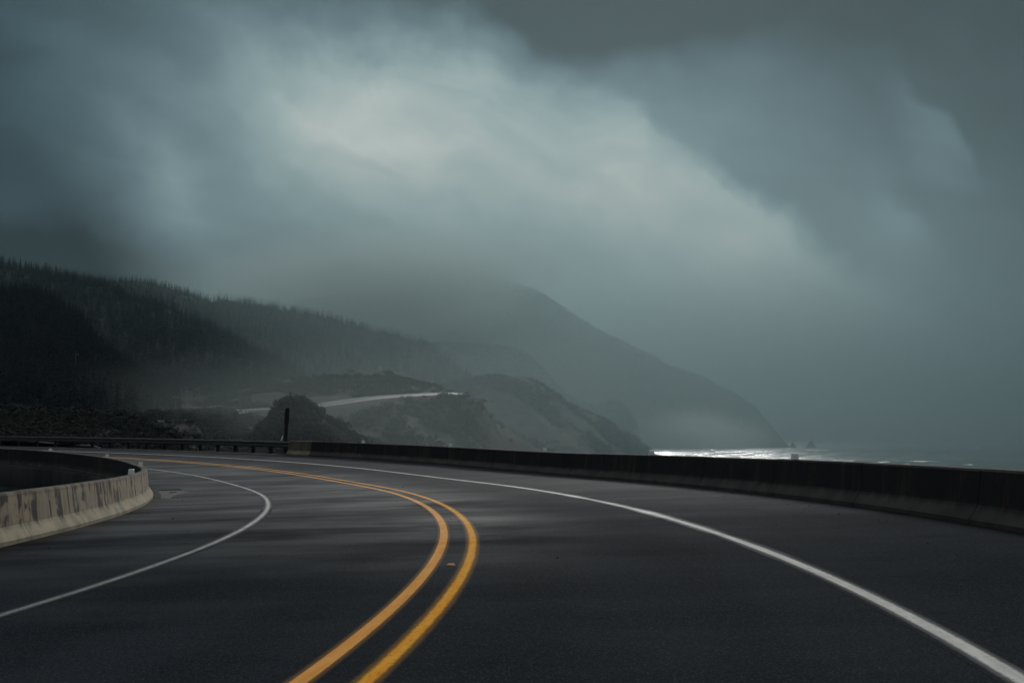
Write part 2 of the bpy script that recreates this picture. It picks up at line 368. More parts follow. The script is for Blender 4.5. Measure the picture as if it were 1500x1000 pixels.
_Z = np.interp(_S, ZS, ZV); _k = np.hanning(81); _k /= _k.sum(); _Z = np.convolve(np.pad(_Z, 40, 'edge'), _k, 'valid')
def _smooth_dv(v):
    a = np.interp(_S, OKS, v); k = np.hanning(61); k /= k.sum(); return np.convolve(np.pad(a, 30, 'edge'), k, 'valid')
_DV = {k: _smooth_dv(v) for k, v in DV.items()}
def dv(key, s): return np.interp(s, _S, _DV[key]) if key else 0.0
def rp(s, o, dz=0.0, key=None):
    """a point on the road: station s, lateral offset o (right positive), height dz above the banked surface"""
    s = np.asarray(s, float); o = np.asarray(o, float) + dv(key, s)
    x, y, z, t = (np.interp(s, _S, a) for a in (_X, _Y, _Z, _th))
    return np.stack(np.broadcast_arrays(x + o * np.cos(t), y + o * np.sin(t), CZ + z - PK['h'] + PK['e'] * o + dz), -1)
def heading(s): return float(np.interp(s, _S, _th))
def ribbon(name, s0, s1, ds, offs, dz, mat, parent=None, key=None, local_v=False):
    ss = np.arange(s0, s1 + ds * 0.5, ds); offs = np.asarray(offs, float)
    V = rp(ss[:, None], offs[None, :], dz, key).reshape(-1, 3)
    c = offs.mean() if local_v else 0.0
    uv = np.stack(np.broadcast_arrays(ss[:, None], offs[None, :] - c), -1).reshape(-1, 2)
    return obj(name, mesh_np(name, V, grid_faces(len(ss), len(offs), True), uv), mat, parent)

# road deck: a real slab with a soffit
def build_road():
    ss = np.arange(-30, 150, 0.5)
    prof = [(-7.72, -1.15), (-7.72, -0.06), (-7.60, 0.0)] + [(o, 0.0) for o in np.linspace(-7.0, 8.2, 16)] + [(8.56, 0.0), (8.68, -0.06), (8.68, -1.15), (6.5, -1.5), (-5.5, -1.5), (-7.72, -1.15)]
    o = np.array([p[0] for p in prof]); d = np.array([p[1] for p in prof])
    V = rp(ss[:, None], o[None], 0.0); V[..., 2] += d[None]
    uv = np.stack(np.broadcast_arrays(ss[:, None], o[None]), -1).reshape(-1, 2)
    r = obj('road', mesh_np('road', V.reshape(-1, 3), grid_faces(len(ss), len(o), True), uv), M['asphalt'])
    tag(r, 'dark damp asphalt road sweeping left between concrete barriers', 'road', kind='structure')
    for nm, key, c, hw in (('white_edge_line', 'W2', 3.80412, 0.16), ('white_edge_line', 'W1', -3.78383, 0.13)):
        ribbon(nm, -25, 145, 0.5, np.linspace(c - hw, c + hw, 3), 0.002, M['white' if key == 'W2' else 'worn_white'], r, key, True)
    for c in (0.22115, -0.22301):
        ribbon('yellow_centre_line', -25, 145, 0.5, np.linspace(c - 0.13, c + 0.13, 3), 0.002, M['yellow' if c > 0 else 'pale_yellow'], r, None, True)
    return r
road = build_road()

# ------------------------------------------------------------------ concrete barriers, cast in sections
PROFILE = [(0.0, 0.0), (0.0, 0.07), (0.03, 0.12), (0.11, 0.24), (0.135, 0.29), (0.155, 0.45), (0.195, 0.80), (0.215, 0.835), (0.245, 0.845),
           (0.36, 0.845), (0.385, 0.83), (0.395, 0.80), (0.395, 0.10), (0.43, 0.08), (0.43, 0.0)]
def barrier_section(name, s0, s1, base, sign, key, mat, parent, seed, back=None):
    n = max(3, int(round((s1 - s0) / 0.5)) + 1)
    ss = np.linspace(s0 + 0.012, s1 - 0.012, n)
    o = np.array([base + sign * p[0] for p in PROFILE]); h = np.array([p[1] for p in PROFILE])
    V = rp(ss[:, None], o[None], 0.0, key); V[..., 2] += h[None] - 0.01 * (h[None] == 0)
    j = (vnoise(np.arange(1) + seed * 1.37, np.arange(1) * 1.0, 3)[0] - 0.5) * 0.012
    V[..., 2] += j * (h[None] > 0.5)
    uv = np.stack(np.broadcast_arrays(ss[:, None], h[None] + 0 * ss[:, None]), -1)
    m = len(o); V = V.reshape(-1, 3); uv = uv.reshape(-1, 2)
    f = [tuple(q) for q in grid_faces(n, m, sign > 0)]
    a, b_ = tuple(range(m)), tuple(range((n - 1) * m, n * m))
    f += [a if sign < 0 else a[::-1], b_[::-1] if sign < 0 else b_]
    o_ = obj(name, mesh_np(name, V, f, uv), mat, parent)
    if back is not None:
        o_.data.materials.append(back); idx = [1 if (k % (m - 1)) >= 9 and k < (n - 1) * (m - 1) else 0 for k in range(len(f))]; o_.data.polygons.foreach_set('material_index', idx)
    return o_
refl_me = box_mesh('reflector', 0.16, 0.10, 0.15, 0.86, 0.012)
refl_me.materials.append(M['reflector'])
def reflector(s, base, sign, key, parent):
    p = rp(s, base + sign * 0.30, 0.838, key)
    o = obj('reflector', refl_me, None, parent); o.location = p; o.rotation_euler = (0, 0, heading(s)); return o
rb = empty('concrete_barrier')
tag(rb, 'long black stained concrete barrier along the seaward right side of the road', 'barrier')
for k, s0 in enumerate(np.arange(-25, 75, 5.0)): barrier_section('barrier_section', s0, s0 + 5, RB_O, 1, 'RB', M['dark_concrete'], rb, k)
e_ = barrier_section('end_block', 75, 77.5, RB_O, 1, 'RB', M['end_concrete'], rb, 50); e_['label'] = 'paler tan end block of the dark barrier'
for s in (69.5, 60.0, 50.0, 39.7, 29.0, 18.5, 8.0): reflector(s, RB_O, 1, 'RB', rb)
lb = empty('concrete_barrier')
tag(lb, 'tan weathered concrete barrier with black stains curving around the inside of the bend', 'barrier')
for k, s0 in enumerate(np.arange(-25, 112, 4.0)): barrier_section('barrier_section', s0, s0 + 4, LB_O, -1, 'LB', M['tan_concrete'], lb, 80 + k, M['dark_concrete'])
for s in (36.0, 49.0, 61.5, 73.5, 85.5): reflector(s, LB_O, -1, 'LB', lb)

# ------------------------------------------------------------------ guardrail beyond the end of the right barrier
def w_beam(s0, s1):
    ss = np.linspace(s0, s1, 9)
    pr = [(0.0, 0.42), (0.03, 0.425), (0.085, 0.475), (0.085, 0.515), (0.02, 0.565), (0.02, 0.585), (0.085, 0.635), (0.085, 0.675), (0.03, 0.725), (0.0, 0.73)]
    o = np.array([8.32 - p[0] for p in pr]); h = np.array([p[1] for p in pr])
    V = rp(ss[:, None], o[None], 0.0); V[..., 2] += h[None]
    V2 = V.copy(); t = np.interp(ss, _S, _th)[:, None]
    V2[..., 0] += 0.006 * np.cos(t); V2[..., 1] += 0.006 * np.sin(t)
    n, m = len(ss), len(o)
    f = np.concatenate([grid_faces(n, m, False), grid_faces(n, m, True) + n * m])
    return np.concatenate([V.reshape(-1, 3), V2.reshape(-1, 3)]), f
gr = empty('guardrail'); tag(gr, 'dark steel beam guardrail on short posts leading off to the left', 'guardrail')
for s0 in np.arange(77.0, 143, 7.62):
    V, f = w_beam(s0, min(s0 + 7.64, 148)); o = obj('rail_beam', mesh_np('rail_beam', V, f), M['galv'], gr)
    ss = np.linspace(s0, min(s0 + 7.62, 148), 9)
    P = np.stack([rp(ss, 8.335, 0.732), rp(ss, 8.225, 0.732), rp(ss, 8.225, 0.768), rp(ss, 8.335, 0.768)], 1)
    ff = [tuple(q) for q in grid_faces(9, 4, True)] + [(j * 4 + 3, j * 4 + 7, j * 4 + 4, j * 4) for j in range(8)]
    obj('top_edge', mesh_np('top_edge', P.reshape(-1, 3), [q[::-1] for q in ff]), M['rail_top'], o)
post_me = box_mesh('post', 0.16, 0.20, 1.28, 1.0, 0.012); post_me.materials.append(M['timber'])
blk_me = box_mesh('spacer_block', 0.15, 0.19, 0.34, 1.0, 0.01); blk_me.materials.append(M['timber'])
for s in np.arange(78.2, 146, 1.905):
    p = obj('post', post_me, None, gr); p.location = rp(s, 8.60, -0.50); p.rotation_euler = (0, 0, heading(s))
    q = obj('spacer_block', blk_me, None, gr); q.location = rp(s, 8.42, 0.405); q.rotation_euler = (0, 0, heading(s))

# tall dark post where the barrier meets the guardrail
def tall_post():
    base = rp(79.3, 9.05, -0.5); t = empty('timber_post', base, heading(79.3) * 0.3)
    tag(t, 'tall dark leaning timber post at the end of the dark barrier', 'post')
    sec = [(0.0, 0.15, 0.0), (1.2, 0.148, 0.03), (2.3, 0.155, 0.075), (2.36, 0.19, 0.08), (3.15, 0.19, 0.125), (3.26, 0.165, 0.135), (3.31, 0.10, 0.14)]
    V = []; f = []
    for z, w, dx in sec: V += [(-w * 0.72 + dx, -0.11, z), (w * 0.72 + dx, -0.11, z), (w * 0.72 + dx, 0.11, z), (-w * 0.72 + dx, 0.11, z)]
    for i in range(len(sec) - 1):
        for j in range(4): f.append((i * 4 + j, i * 4 + (j + 1) % 4, i * 4 + 4 + (j + 1) % 4, i * 4 + 4 + j))
    f += [(3, 2, 1, 0), tuple(range(len(V) - 4, len(V)))]
    obj('shaft', mesh_np('shaft', V, f), M['timber'], t)
    pl = box_mesh('marker_plate', 0.09, 0.03, 0.34, 0.6, 0.01); pl.materials.append(M['reflector'])
    o = obj('marker_plate', pl, None, t); o.location = (-0.22, -0.05, 1.26); o.rotation_euler = (0, math.radians(12), 0)
    br = box_mesh('bracket', 0.16, 0.04, 0.05); br.materials.append(M['iron']); o = obj('bracket', br, None, t); o.location = (-0.16, -0.05, 1.24)
tall_post()

# raised amber markers between the two yellow lines
def rpm_mesh():
    w, d, h = 0.052, 0.05, 0.02
    V = [(-w, -d, 0), (w, -d, 0), (w, d, 0), (-w, d, 0), (-w * 0.74, -d * 0.45, h), (w * 0.74, -d * 0.45, h), (w * 0.74, d * 0.45, h), (-w * 0.74, d * 0.45, h)]
    me = mesh_np('road_marker', V, [(3, 2, 1, 0), (4, 5, 6, 7), (0, 1, 5, 4), (1, 2, 6, 5), (2, 3, 7, 6), (3, 0, 4, 7)]); me.materials.append(M['amber']); return me
rpm = rpm_mesh()
lens_me = mesh_np('lens', [(-0.042, -0.0478, 0.005), (0.042, -0.0478, 0.005), (0.036, -0.0308, 0.0172), (-0.036, -0.0308, 0.0172),
                           (-0.042, -0.0440, 0.005), (0.042, -0.0440, 0.005), (0.036, -0.0270, 0.0172), (-0.036, -0.0270, 0.0172)],
                  [(0, 1, 2, 3), (7, 6, 5, 4), (0, 4, 5, 1), (3, 2, 6, 7), (0, 3, 7, 4), (1, 5, 6, 2)]); lens_me.materials.append(simple('amber_lens', (0.50, 0.15, 0.03), (0.58, 0.20, 0.05), 60, 0.25, 0, 0, 0.6))
for s, lab in ((16.0, 'nearest amber road marker between the double yellow lines'), (25.2, 'second amber road marker from the camera, where the yellow lines bend'),
               (34.7, 'third amber road marker from the camera, close beside the inner yellow line'), (44.0, 'fourth tiny amber road marker between the narrowing yellow lines'),
               (53.5, 'farthest tiny amber road marker between the converging yellow lines')):
    o = obj('road_marker', rpm, None); o.location = rp(s, 0.02, 0.002); o.rotation_euler = (math.radians(0), 0, heading(s))
    tag(o, lab, 'road marker', 'amber markers on the centre line'); obj('lens', lens_me, None, o)

# drain and apron at the foot of the left barrier
def drain():
    t = empty('storm_drain', rp(47.0, LB_O + 0.5, 0.004), heading(47.0))
    tag(t, 'small dark iron storm drain in a pale apron at the foot of the tan barrier', 'drain')
    inv = t.location.copy(); a = -heading(47.0); ca, sa = math.cos(a), math.sin(a)
    def loc(P):
        P = np.asarray(P) - np.array(inv); return np.stack([P[..., 0] * ca - P[..., 1] * sa, P[..., 0] * sa + P[..., 1] * ca, P[..., 2]], -1)
    ss = np.arange(41.0, 49.6, 0.4); w = 0.30 + 0.65 * np.exp(-((ss - 46.2) / 2.2) ** 2)
    o = LB_O + 0.30 + w[:, None] * np.linspace(0, 1, 6)[None]
    V = loc(rp(ss[:, None], o, 0.004)).reshape(-1, 3)
    obj('apron', mesh_np('apron', V, grid_faces(len(ss), 6, True)), M['apron'], t)
    V = []; f = []
    def bar(s0, s1, o0, o1, z0, z1):
        b = len(V)
        for z in (z0, z1):
            for q in ((s0, o0), (s1, o0), (s1, o1), (s0, o1)): V.append(tuple(loc(rp(q[0], LB_O + q[1], z))))
        f.extend([(b, b + 1, b + 2, b + 3), (b + 7, b + 6, b + 5, b + 4)] + [(b + i, b + 4 + i, b + 4 + (i + 1) % 4, b + (i + 1) % 4) for i in range(4)])
    bar(48.1, 48.2, 0.34, 1.15, 0.004, 0.022); bar(48.75, 48.85, 0.34, 1.15, 0.004, 0.022)
    bar(48.2, 48.75, 0.34, 0.40, 0.004, 0.022); bar(48.2, 48.75, 1.09, 1.15, 0.004, 0.022)
    for k in range(8): bar(48.2, 48.75, 0.44 + k * 0.082, 0.475 + k * 0.082, 0.004, 0.020)
    obj('grate', mesh_np('grate', V, f), M['iron'], t)
    V.clear(); f.clear(); bar(46.2, 46.6, 0.66, 0.86, 0.006, 0.02)
    obj('leaf_litter', mesh_np('leaf_litter', V, f), M['grit'], t)
drain()
def grit():
    V = []; f = []
    r = np.random.default_rng(3)
    for i in range(300):
        s = r.uniform(6, 75); side = r.random()
        o = (RB_O - 0.25 - abs(r.normal(0, 1.3))) if side < 0.62 else (LB_O + 0.3 + abs(r.normal(0, 0.9)) if side < 0.93 else r.uniform(-6, 7))
        p = rp(s, o, 0.004); w = r.uniform(0.005, 0.017) * (1.6 if r.random() < 0.08 else 1)
        b = len(V)
        for z in (0, 0.8):
            for k in range(4):
                a = k * 1.57 + r.uniform(-0.4, 0.4); q = w * r.uniform(0.6, 1.1) * (1 if z == 0 else 0.6)
                V.append((p[0] + q * math.cos(a), p[1] + q * math.sin(a), p[2] + z * w))
        f += [(b + 4, b + 5, b + 6, b + 7)] + [(b + i_, b + (i_ + 1) % 4, b + 4 + (i_ + 1) % 4, b + 4 + i_) for i_ in range(4)]
    tag(obj('road_grit', mesh_np('road_grit', V, f), M['grit']), 'scattered dark grit and small stones on the road shoulders', 'grit', kind='stuff')
grit()

# ------------------------------------------------------------------ verge behind the guardrail
def verge():
    ss = np.arange(70, 150, 1.0); o = np.array([7.4, 8.3, 8.9, 9.6, 11, 13, 16, 20, 25])
    d = np.array([-0.5, -0.05, -0.08, -0.2, -0.6, -1.2, -2.0, -3.0, -4.2])
    V = rp(ss[:, None], o[None], 0.0); V[..., 2] += d[None] + 0.12 * fbm(V[..., 0] * 0.5, V[..., 1] * 0.5, 3, 5) * (o > 8.7)[None]
    V[..., 2] -= np.clip((79 - ss) * 0.6, 0, 6)[:, None]
    tag(obj('verge', mesh_np('verge', V.reshape(-1, 3), grid_faces(len(ss), len(o), True)), M['verge'], smooth=True), 'dark rough verge behind the guardrail', 'verge', kind='structure')
verge()

# ------------------------------------------------------------------ hillside road (the highway again, climbing along the far slope)
HR = np.array([(-260, 611, 286), (-60, 611, 288), (0, 611.5, 292), (60, 612, 305), (120, 612.5, 325), (200, 613, 355), (255, 611, 410), (300, 607, 490), (340, 604.0, 560),
               (385, 601.0, 575), (430, 599, 588), (470, 595.0, 602), (510, 589, 625), (548, 584.0, 650), (600, 580, 690), (655, 577.0, 745), (672, 577, 775)], float)
HRW = np.stack([(HR[:, 0] - 750) / F * HR[:, 2], HR[:, 2], zy(HR[:, 2], HR[:, 1])], 1)
def resample(P, step):
    # Catmull-Rom through the control points
    Q = np.concatenate([[2 * P[0] - P[1]], P, [2 * P[-1] - P[-2]]]); out = []
    for i in range(1, len(Q) - 2):
        n = max(2, int(np.linalg.norm(Q[i + 1] - Q[i]) / step)); t = np.linspace(0, 1, n, endpoint=False)[:, None]
        a, b, c, d = Q[i - 1], Q[i], Q[i + 1], Q[i + 2]
        out.append(0.5 * (2 * b + (c - a) * t + (2 * a - 5 * b + 4 * c - d) * t ** 2 + (3 * b - a - 3 * c + d) * t ** 3))
    return np.concatenate(out + [P[-1:]])
HRP = resample(HRW, 4.0)

# ------------------------------------------------------------------ hills: height fields on rays through the valley
HILLS = {}
def hill(name, cols, ncol, nrow, amp, scale, mat, label, seed=0, bench=False, gully=0.0, keep=None):
    xs = np.array([c[0] for c in cols], float); npt = len(cols[0][1])
    Dc = np.array([[p[0] for p in c[1]] for c in cols], float); Zc = np.array([[p[1] for p in c[1]] for c in cols], float)
    px = np.linspace(xs[0], xs[-1], ncol)
    k = np.hanning(max(3, ncol // 60 * 2 + 1) + 2)[1:-1]; k /= k.sum(); h = len(k) // 2
    sm = lambda a: np.convolve(np.pad(a, h, 'edge'), k, 'valid')
    D_ = np.stack([sm(np.interp(px, xs, Dc[:, j])) for j in range(npt)], 1); Z_ = np.stack([sm(np.interp(px, xs, Zc[:, j])) for j in range(npt)], 1)
    t = np.linspace(0, 1, nrow); tk = np.linspace(0, 1, npt)
    # spread rows evenly over the mean profile length
    L = np.concatenate([[0], np.cumsum(np.hypot(np.diff(D_.mean(0)), np.diff(Z_.mean(0))))]); L /= L[-1]
    tt = np.interp(t, L, tk)
    D = np.stack([np.interp(tt, tk, D_[i]) for i in range(ncol)]); Z = np.stack([np.interp(tt, tk, Z_[i]) for i in range(ncol)])
    # soften the kinks along each profile
    kk = np.array([1, 3, 5, 6, 5, 3, 1.0]); kk /= kk.sum()
    Z = np.stack([np.convolve(np.pad(Z[i], 3, 'edge'), kk, 'valid') for i in range(ncol)])
    X = (px[:, None] - 750) / F * D
    n = fbm(X / scale, D / scale, 5, seed)
    r = 1 - np.abs(fbm(X / scale / 0.7 + 9, D / scale / 1.8 + 3, 4, seed + 5)) * 2
    Z = Z + amp * n + gully * (r - 0.6)
    if bench:
        P = HRP; best = np.full(X.shape, 1e9); hz = np.zeros(X.shape)
        for q in P:
            d = (X - q[0]) ** 2 + (D - q[1]) ** 2; m_ = d < best; best[m_] = d[m_]; hz[m_] = q[2]
        d = np.sqrt(best); w = np.clip((d - 6.0) / 22.0, 0, 1); w = w * w * (3 - 2 * w)
        Z = Z * w + (hz - 0.25) * (1 - w)
    Z = np.maximum(Z, -3.0)
    V = np.stack([X, D, Z], -1)
    me = mesh_np(name, V.reshape(-1, 3), grid_faces(ncol, nrow, True))
    o = obj(name, me, mat, smooth=True); tag(o, label, 'hill', kind='structure')
    HILLS[name] = (V, px)
    return o
def q(D, y): return (D, zy(D, y))
hill('hillside', [
    (-320, [(118, 29.6), (200, 30.5), q(285, 611), q(420, 555), q(650, 425), q(830, 470)]),
    (0, [(118, 29.6), (200, 30.5), q(290, 612), q(420, 560), q(650, 438), q(850, 490)]),
    (60, [(118, 29.4), (200, 30.5), q(305, 612), q(420, 565), q(645, 446), q(850, 500)]),
    (110, [(118, 29.2), (200, 30.2), q(320, 612), q(430, 572), q(635, 475), q(850, 530)]),
    (150, [(118, 29), (200, 30), q(335, 612), q(440, 580), q(620, 522), q(850, 560)]),
    (210, [(118, 28), (200, 28), q(350, 614), q(460, 595), q(600, 568), q(850, 580)]),
    (260, [(120, 27), (220, 24), q(400, 618), q(500, 606), q(590, 598), q(850, 590)]),
    (300, [(120, 25), (220, 19), q(430, 632), q(520, 608), q(600, 598), q(850, 588)]),
    (345, [(120, 22), (220, 12), q(440, 645), q(560, 604), q(630, 585), q(850, 575)]),
    (400, [(120, 20), (240, 8), q(440, 655), q(578, 600), q(650, 578), q(870, 562)]),
    (460, [(120, 18), (250, 6), q(450, 658), q(598, 596), q(680, 572), q(890, 550)]),
    (548, [(120, 14), (250, 4), q(480, 658), q(650, 584), q(740, 566), q(930, 540)]),
    (600, [(120, 10), (250, 2), q(520, 660), q(690, 580), q(780, 563), q(960, 546)]),
    (655, [(120, 6), (250, 0), q(560, 668), q(742, 577), q(830, 570), q(1000, 572)]),
    (700, [(120, 2), (250, -3), q(620, 678), q(765, 606), q(850, 600), q(1000, 602)]),
    (745, [(120, -3), (250, -3), (650, -3), q(800, 634), q(880, 630), q(1000, 632)]),
    (800, [(120, -3), (250, -3), (650, -3), q(830, 664), q(900, 664), (1000, -3)]),
    (840, [(120, -3), (250, -3), (650, -3), (830, -3), (900, -3), (1000, -3)]),
], 560, 210, 3.2, 60, M['hillside'], 'dark scrubby valley side carrying the far road', 1, True, 2.5)
hill('knoll', [
    (370, [(330, 10), q(380, 655), q(420, 640), q(470, 650), (520, 20)]),
    (392, [(330, 12), q(380, 648), q(420, 622), q(470, 630), (520, 20)]),
    (406, [(330, 12), q(380, 645), q(420, 607), q(470, 618), (520, 22)]),
    (420, [(330, 12), q(380, 645), q(420, 592), q(470, 610), (520, 24)]),
    (434, [(330, 12), q(380, 645), q(425, 597), q(470, 610), (520, 24)]),
    (447, [(330, 12), q(380, 650), q(425, 606), q(470, 613), (520, 24)]),
    (460, [(330, 12), q(380, 650), q(425, 605), q(470, 614), (520, 24)]),
    (478, [(330, 12), q(380, 655), q(430, 622), q(480, 628), (520, 22)]),
    (505, [(330, 10), q(385, 665), q(440, 640), q(490, 645), (530, 20)]),
    (540, [(330, 5), q(390, 680), q(450, 660), q(500, 660), (540, 12)]),
], 120, 70, 3.4, 14, M['hillside'], 'rounded dark scrub covered knoll behind the tall post', 9, False, 1.2)
hill('forested_ridge', [
    (-320, [(820, 60), q(1100, 500), q(1500, 372), q(1750, 400)]),
    (0, [(820, 55), q(1100, 520), q(1500, 391), q(1750, 415)]), (60, [(820, 55), q(1100, 520), q(1500, 399), q(1750, 420)]),
    (100, [(820, 50), q(1100, 525), q(1500, 408), q(1750, 430)]), (148, [(820, 50), q(1100, 530), q(1500, 418), q(1750, 440)]),
    (166, [(820, 50), q(1100, 535), q(1490, 433), q(1750, 455)]), (225, [(820, 48), q(1100, 545), q(1470, 453), q(1750, 480)]),
    (300, [(820, 48), q(1080, 565), q(1430, 484), q(1700, 510)]), (345, [(820, 48), q(1050, 575), q(1400, 503), q(1650, 530)]),
    (400, [(820, 48), q(1030, 585), q(1350, 534), q(1600, 555)]), (450, [(820, 48), q(1000, 592), q(1300, 566), q(1550, 580)]),
    (500, [(820, 46), q(980, 598), q(1250, 588), q(1500, 596)]), (600, [(820, 40), q(960, 610), q(1200, 606), q(1400, 612)]),
], 300, 110, 7, 130, M['forest_floor'], 'dark conifer covered ridge descending from the left', 21, False, 10)
hill('misty_ridge', [
    (-320, [(1350, 40), q(1650, 490), q(2000, 400), q(2300, 430)]),
    (100, [(1350, 40), q(1650, 490), q(2000, 405), q(2300, 430)]), (165, [(1350, 40), q(1650, 490), q(2000, 411), q(2300, 440)]),
    (200, [(1350, 40), q(1650, 490), q(2000, 416), q(2300, 440)]), (240, [(1350, 40), q(1650, 500), q(2000, 423), q(2300, 450)]),
    (272, [(1350, 40), q(1650, 500), q(2000, 433), q(2300, 460)]), (300, [(1350, 40), q(1650, 510), q(2000, 446), q(2300, 465)]),
    (340, [(1350, 40), q(1650, 515), q(1980, 445), q(2250, 465)]), (400, [(1350, 40), q(1640, 520), q(1950, 449), q(2200, 470)]),
    (450, [(1350, 40), q(1630, 525), q(1930, 458), q(2150, 480)]), (500, [(1350, 38), q(1620, 535), q(1900, 470), q(2100, 490)]),
    (560, [(1300, 36), q(1580, 545), q(1850, 492), q(2050, 510)]), (620, [(1280, 32), q(1540, 560), q(1800, 505), q(2000, 525)]),
    (650, [(1260, 30), q(1500, 570), q(1750, 525), q(1950, 540)]), (690, [(1240, 24), q(1450, 590), q(1680, 556), q(1850, 570)]),
    (740, [(1220, 10), q(1420, 625), q(1620, 600), q(1800, 610)]),
], 280, 90, 8, 150, M['forest_floor'], 'hazy forested ridge fading into the low cloud', 33, False, 12)
hill('headland', [
    (560, [(1080, 10), q(1250, 610), q(1420, 572), q(1650, 580)]),
    (640, [(1080, 4), q(1280, 615), q(1460, 565), q(1700, 575)]), (690, [(1100, -3), q(1300, 615), q(1500, 557), q(1750, 570)]),
    (708, [(1100, -3), q(1310, 615), q(1510, 551), q(1750, 565)]), (738, [(1120, -3), q(1330, 615), q(1530, 548), q(1780, 565)]),
    (766, [(1150, -3), q(1360, 617), q(1550, 551), q(1800, 570)]), (792, [(1180, -3), q(1390, 620), q(1580, 563), q(1830, 580)]),
    (815, [(1220, -3), q(1430, 625), q(1620, 579), q(1850, 594)]), (828, [(1250, -3), q(1450, 630), q(1640, 592), q(1870, 605)]),
    (852, [(1300, -3), q(1490, 635), q(1670, 600), q(1880, 612)]), (872, [(1350, -3), q(1530, 640), q(1700, 608), q(1890, 620)]),
    (900, [(1430, -3), q(1600, 648), q(1740, 625), q(1900, 636)]), (930, [(1530, -3), q(1680, 656), q(1780, 642), q(1900, 650)]),
    (948, [(1620, -3), q(1730, 662), q(1810, 653), q(1900, 660)]), (962, [(1700, -3), (1780, 1.0), (1830, 3.0), (1880, -3)]), (974, [(1760, -3), (1800, -3), (1840, -3), (1890, -3)]),
], 260, 90, 3.5, 90, M['headland'], 'rounded nearer headland sloping down to the surf', 41, False, 5)
hill('middle_headland', [
    (540, [(1750, 20), q(2050, 580), q(2350, 505), q(2650, 530)]), (620, [(1800, 15), q(2080, 580), q(2350, 506), q(2650, 530)]),
    (680, [(1850, 8), q(2100, 585), q(2350, 502), q(2650, 530)]), (722, [(1900, 4), q(2120, 590), q(2350, 505), q(2650, 530)]),
    (770, [(1950, -3), q(2150, 600), q(2350, 520), q(2620, 545)]), (800, [(1980, -3), q(2160, 610), q(2340, 546), q(2600, 565)]),
    (830, [(2010, -3), q(2180, 625), q(2330, 580), q(2550, 595)]), (860, [(2040, -3), q(2200, 630), q(2330, 593), q(2520, 605)]),
    (905, [(2100, -3), q(2230, 630), q(2330, 588), q(2480, 605)]), (920, [(2140, -3), q(2250, 640), q(2330, 601), q(2470, 615)]),
    (932, [(2200, -3), q(2270, 652), q(2330, 630), q(2440, 640)]), (938, [(2230, -3), (2280, 4), (2330, 10), (2400, -3)]), (950, [(2260, -3), (2300, -3), (2330, -3), (2400, -3)]),
], 200, 70, 5, 110, M['headland'], 'hazy middle headland behind the rounded one', 52, False, 7)
hill('far_headland', [
    (430, [(2400, 10), q(2700, 560), q(3050, 440), q(3500, 480)]), (560, [(2400, 0), q(2700, 560), q(3020, 420), q(3500, 470)]),
    (640, [(2430, -3), q(2700, 560), q(3000, 405), q(3500, 460)]), (690, [(2450, -3), q(2700, 560), q(3000, 400), q(3500, 460)]),
    (730, [(2460, -3), q(2700, 565), q(3000, 403), q(3500, 460)]), (762, [(2470, -3), q(2710, 575), q(2990, 413), q(3480, 465)]),
    (800, [(2480, -3), q(2710, 580), q(2980, 432), q(3450, 480)]), (840, [(2500, -3), q(2720, 590), q(2970, 456), q(3430, 500)]),
    (880, [(2520, -3), q(2730, 600), q(2960, 479), q(3400, 520)]), (930, [(2540, -3), q(2740, 610), q(2950, 511), q(3370, 545)]),
    (980, [(2560, -3), q(2750, 618), q(2940, 536), q(3340, 565)]), (1030, [(2590, -3), q(2770, 625), q(2930, 554), q(3300, 580)]),
    (1080, [(2640, -3), q(2800, 635), q(2920, 581), q(3250, 600)]), (1112, [(2690, -3), q(2820, 640), q(2910, 603), q(3200, 620)]),
    (1135, [(2740, -3), q(2840, 648), q(2905, 630), q(3150, 640)]), (1150, [(2800, -3), (2860, 5), (2900, 10), (3050, -3)]), (1160, [(2850, -3), (2870, -3), (2900, -3), (3000, -3)]),
], 300, 100, 6, 150, M['headland'], 'big far headland falling steeply to the sea', 63, False, 9)

# surface of the hillside road
def hillside_road():
    P = HRP; T = np.gradient(P[:, :2], axis=0); T /= np.linalg.norm(T, axis=1)[:, None]; Nn = np.stack([T[:, 1], -T[:, 0]], 1)
    o = np.array([-5.0, -4.7, 4.7, 5.0]); d = np.array([-0.8, 0.97, 0.03, -0.8])            # banked towards the valley
    V = np.zeros((len(P), 4, 3)); V[..., :2] = P[:, None, :2] + Nn[:, None] * o[None, :, None]; V[..., 2] = P[:, None, 2] + d[None]
    m, N, b = new_mat('wet_far_asphalt'); co = objco(N)
    N._in(b.inputs['Base Color'], N.mix(N.noise(co, 0.2, 3.0), rgb(0.035, 0.039, 0.042), rgb(0.060, 0.064, 0.067)))
    b.inputs['Roughness'].default_value = 0.6; b.inputs['Specular IOR Level'].default_value = 0.3
    r = obj('hillside_road', mesh_np('hillside_road', V.reshape(-1, 3), grid_faces(len(P), 4, False)), m)
    tag(r, 'wet far road climbing along the hillside in pale strips', 'road', kind='structure')
    for side in (-4.1, 4.1):
        L = np.zeros((len(P), 2, 3)); L[..., :2] = P[:, None, :2] + Nn[:, None] * np.array([side - 0.12, side + 0.12])[None, :, None]; L[..., 2] = P[:, None, 2] + 0.51 - side * 0.1 + np.array([0.012, -0.012])[None]
        obj('edge_line', mesh_np('edge_line', L.reshape(-1, 3), grid_faces(len(P), 2, False)), simple('far_line_paint', (0.6, 0.6, 0.6), (0.75, 0.75, 0.74), 2, 0.6, 0, 0), r)
    return r
hillside_road()

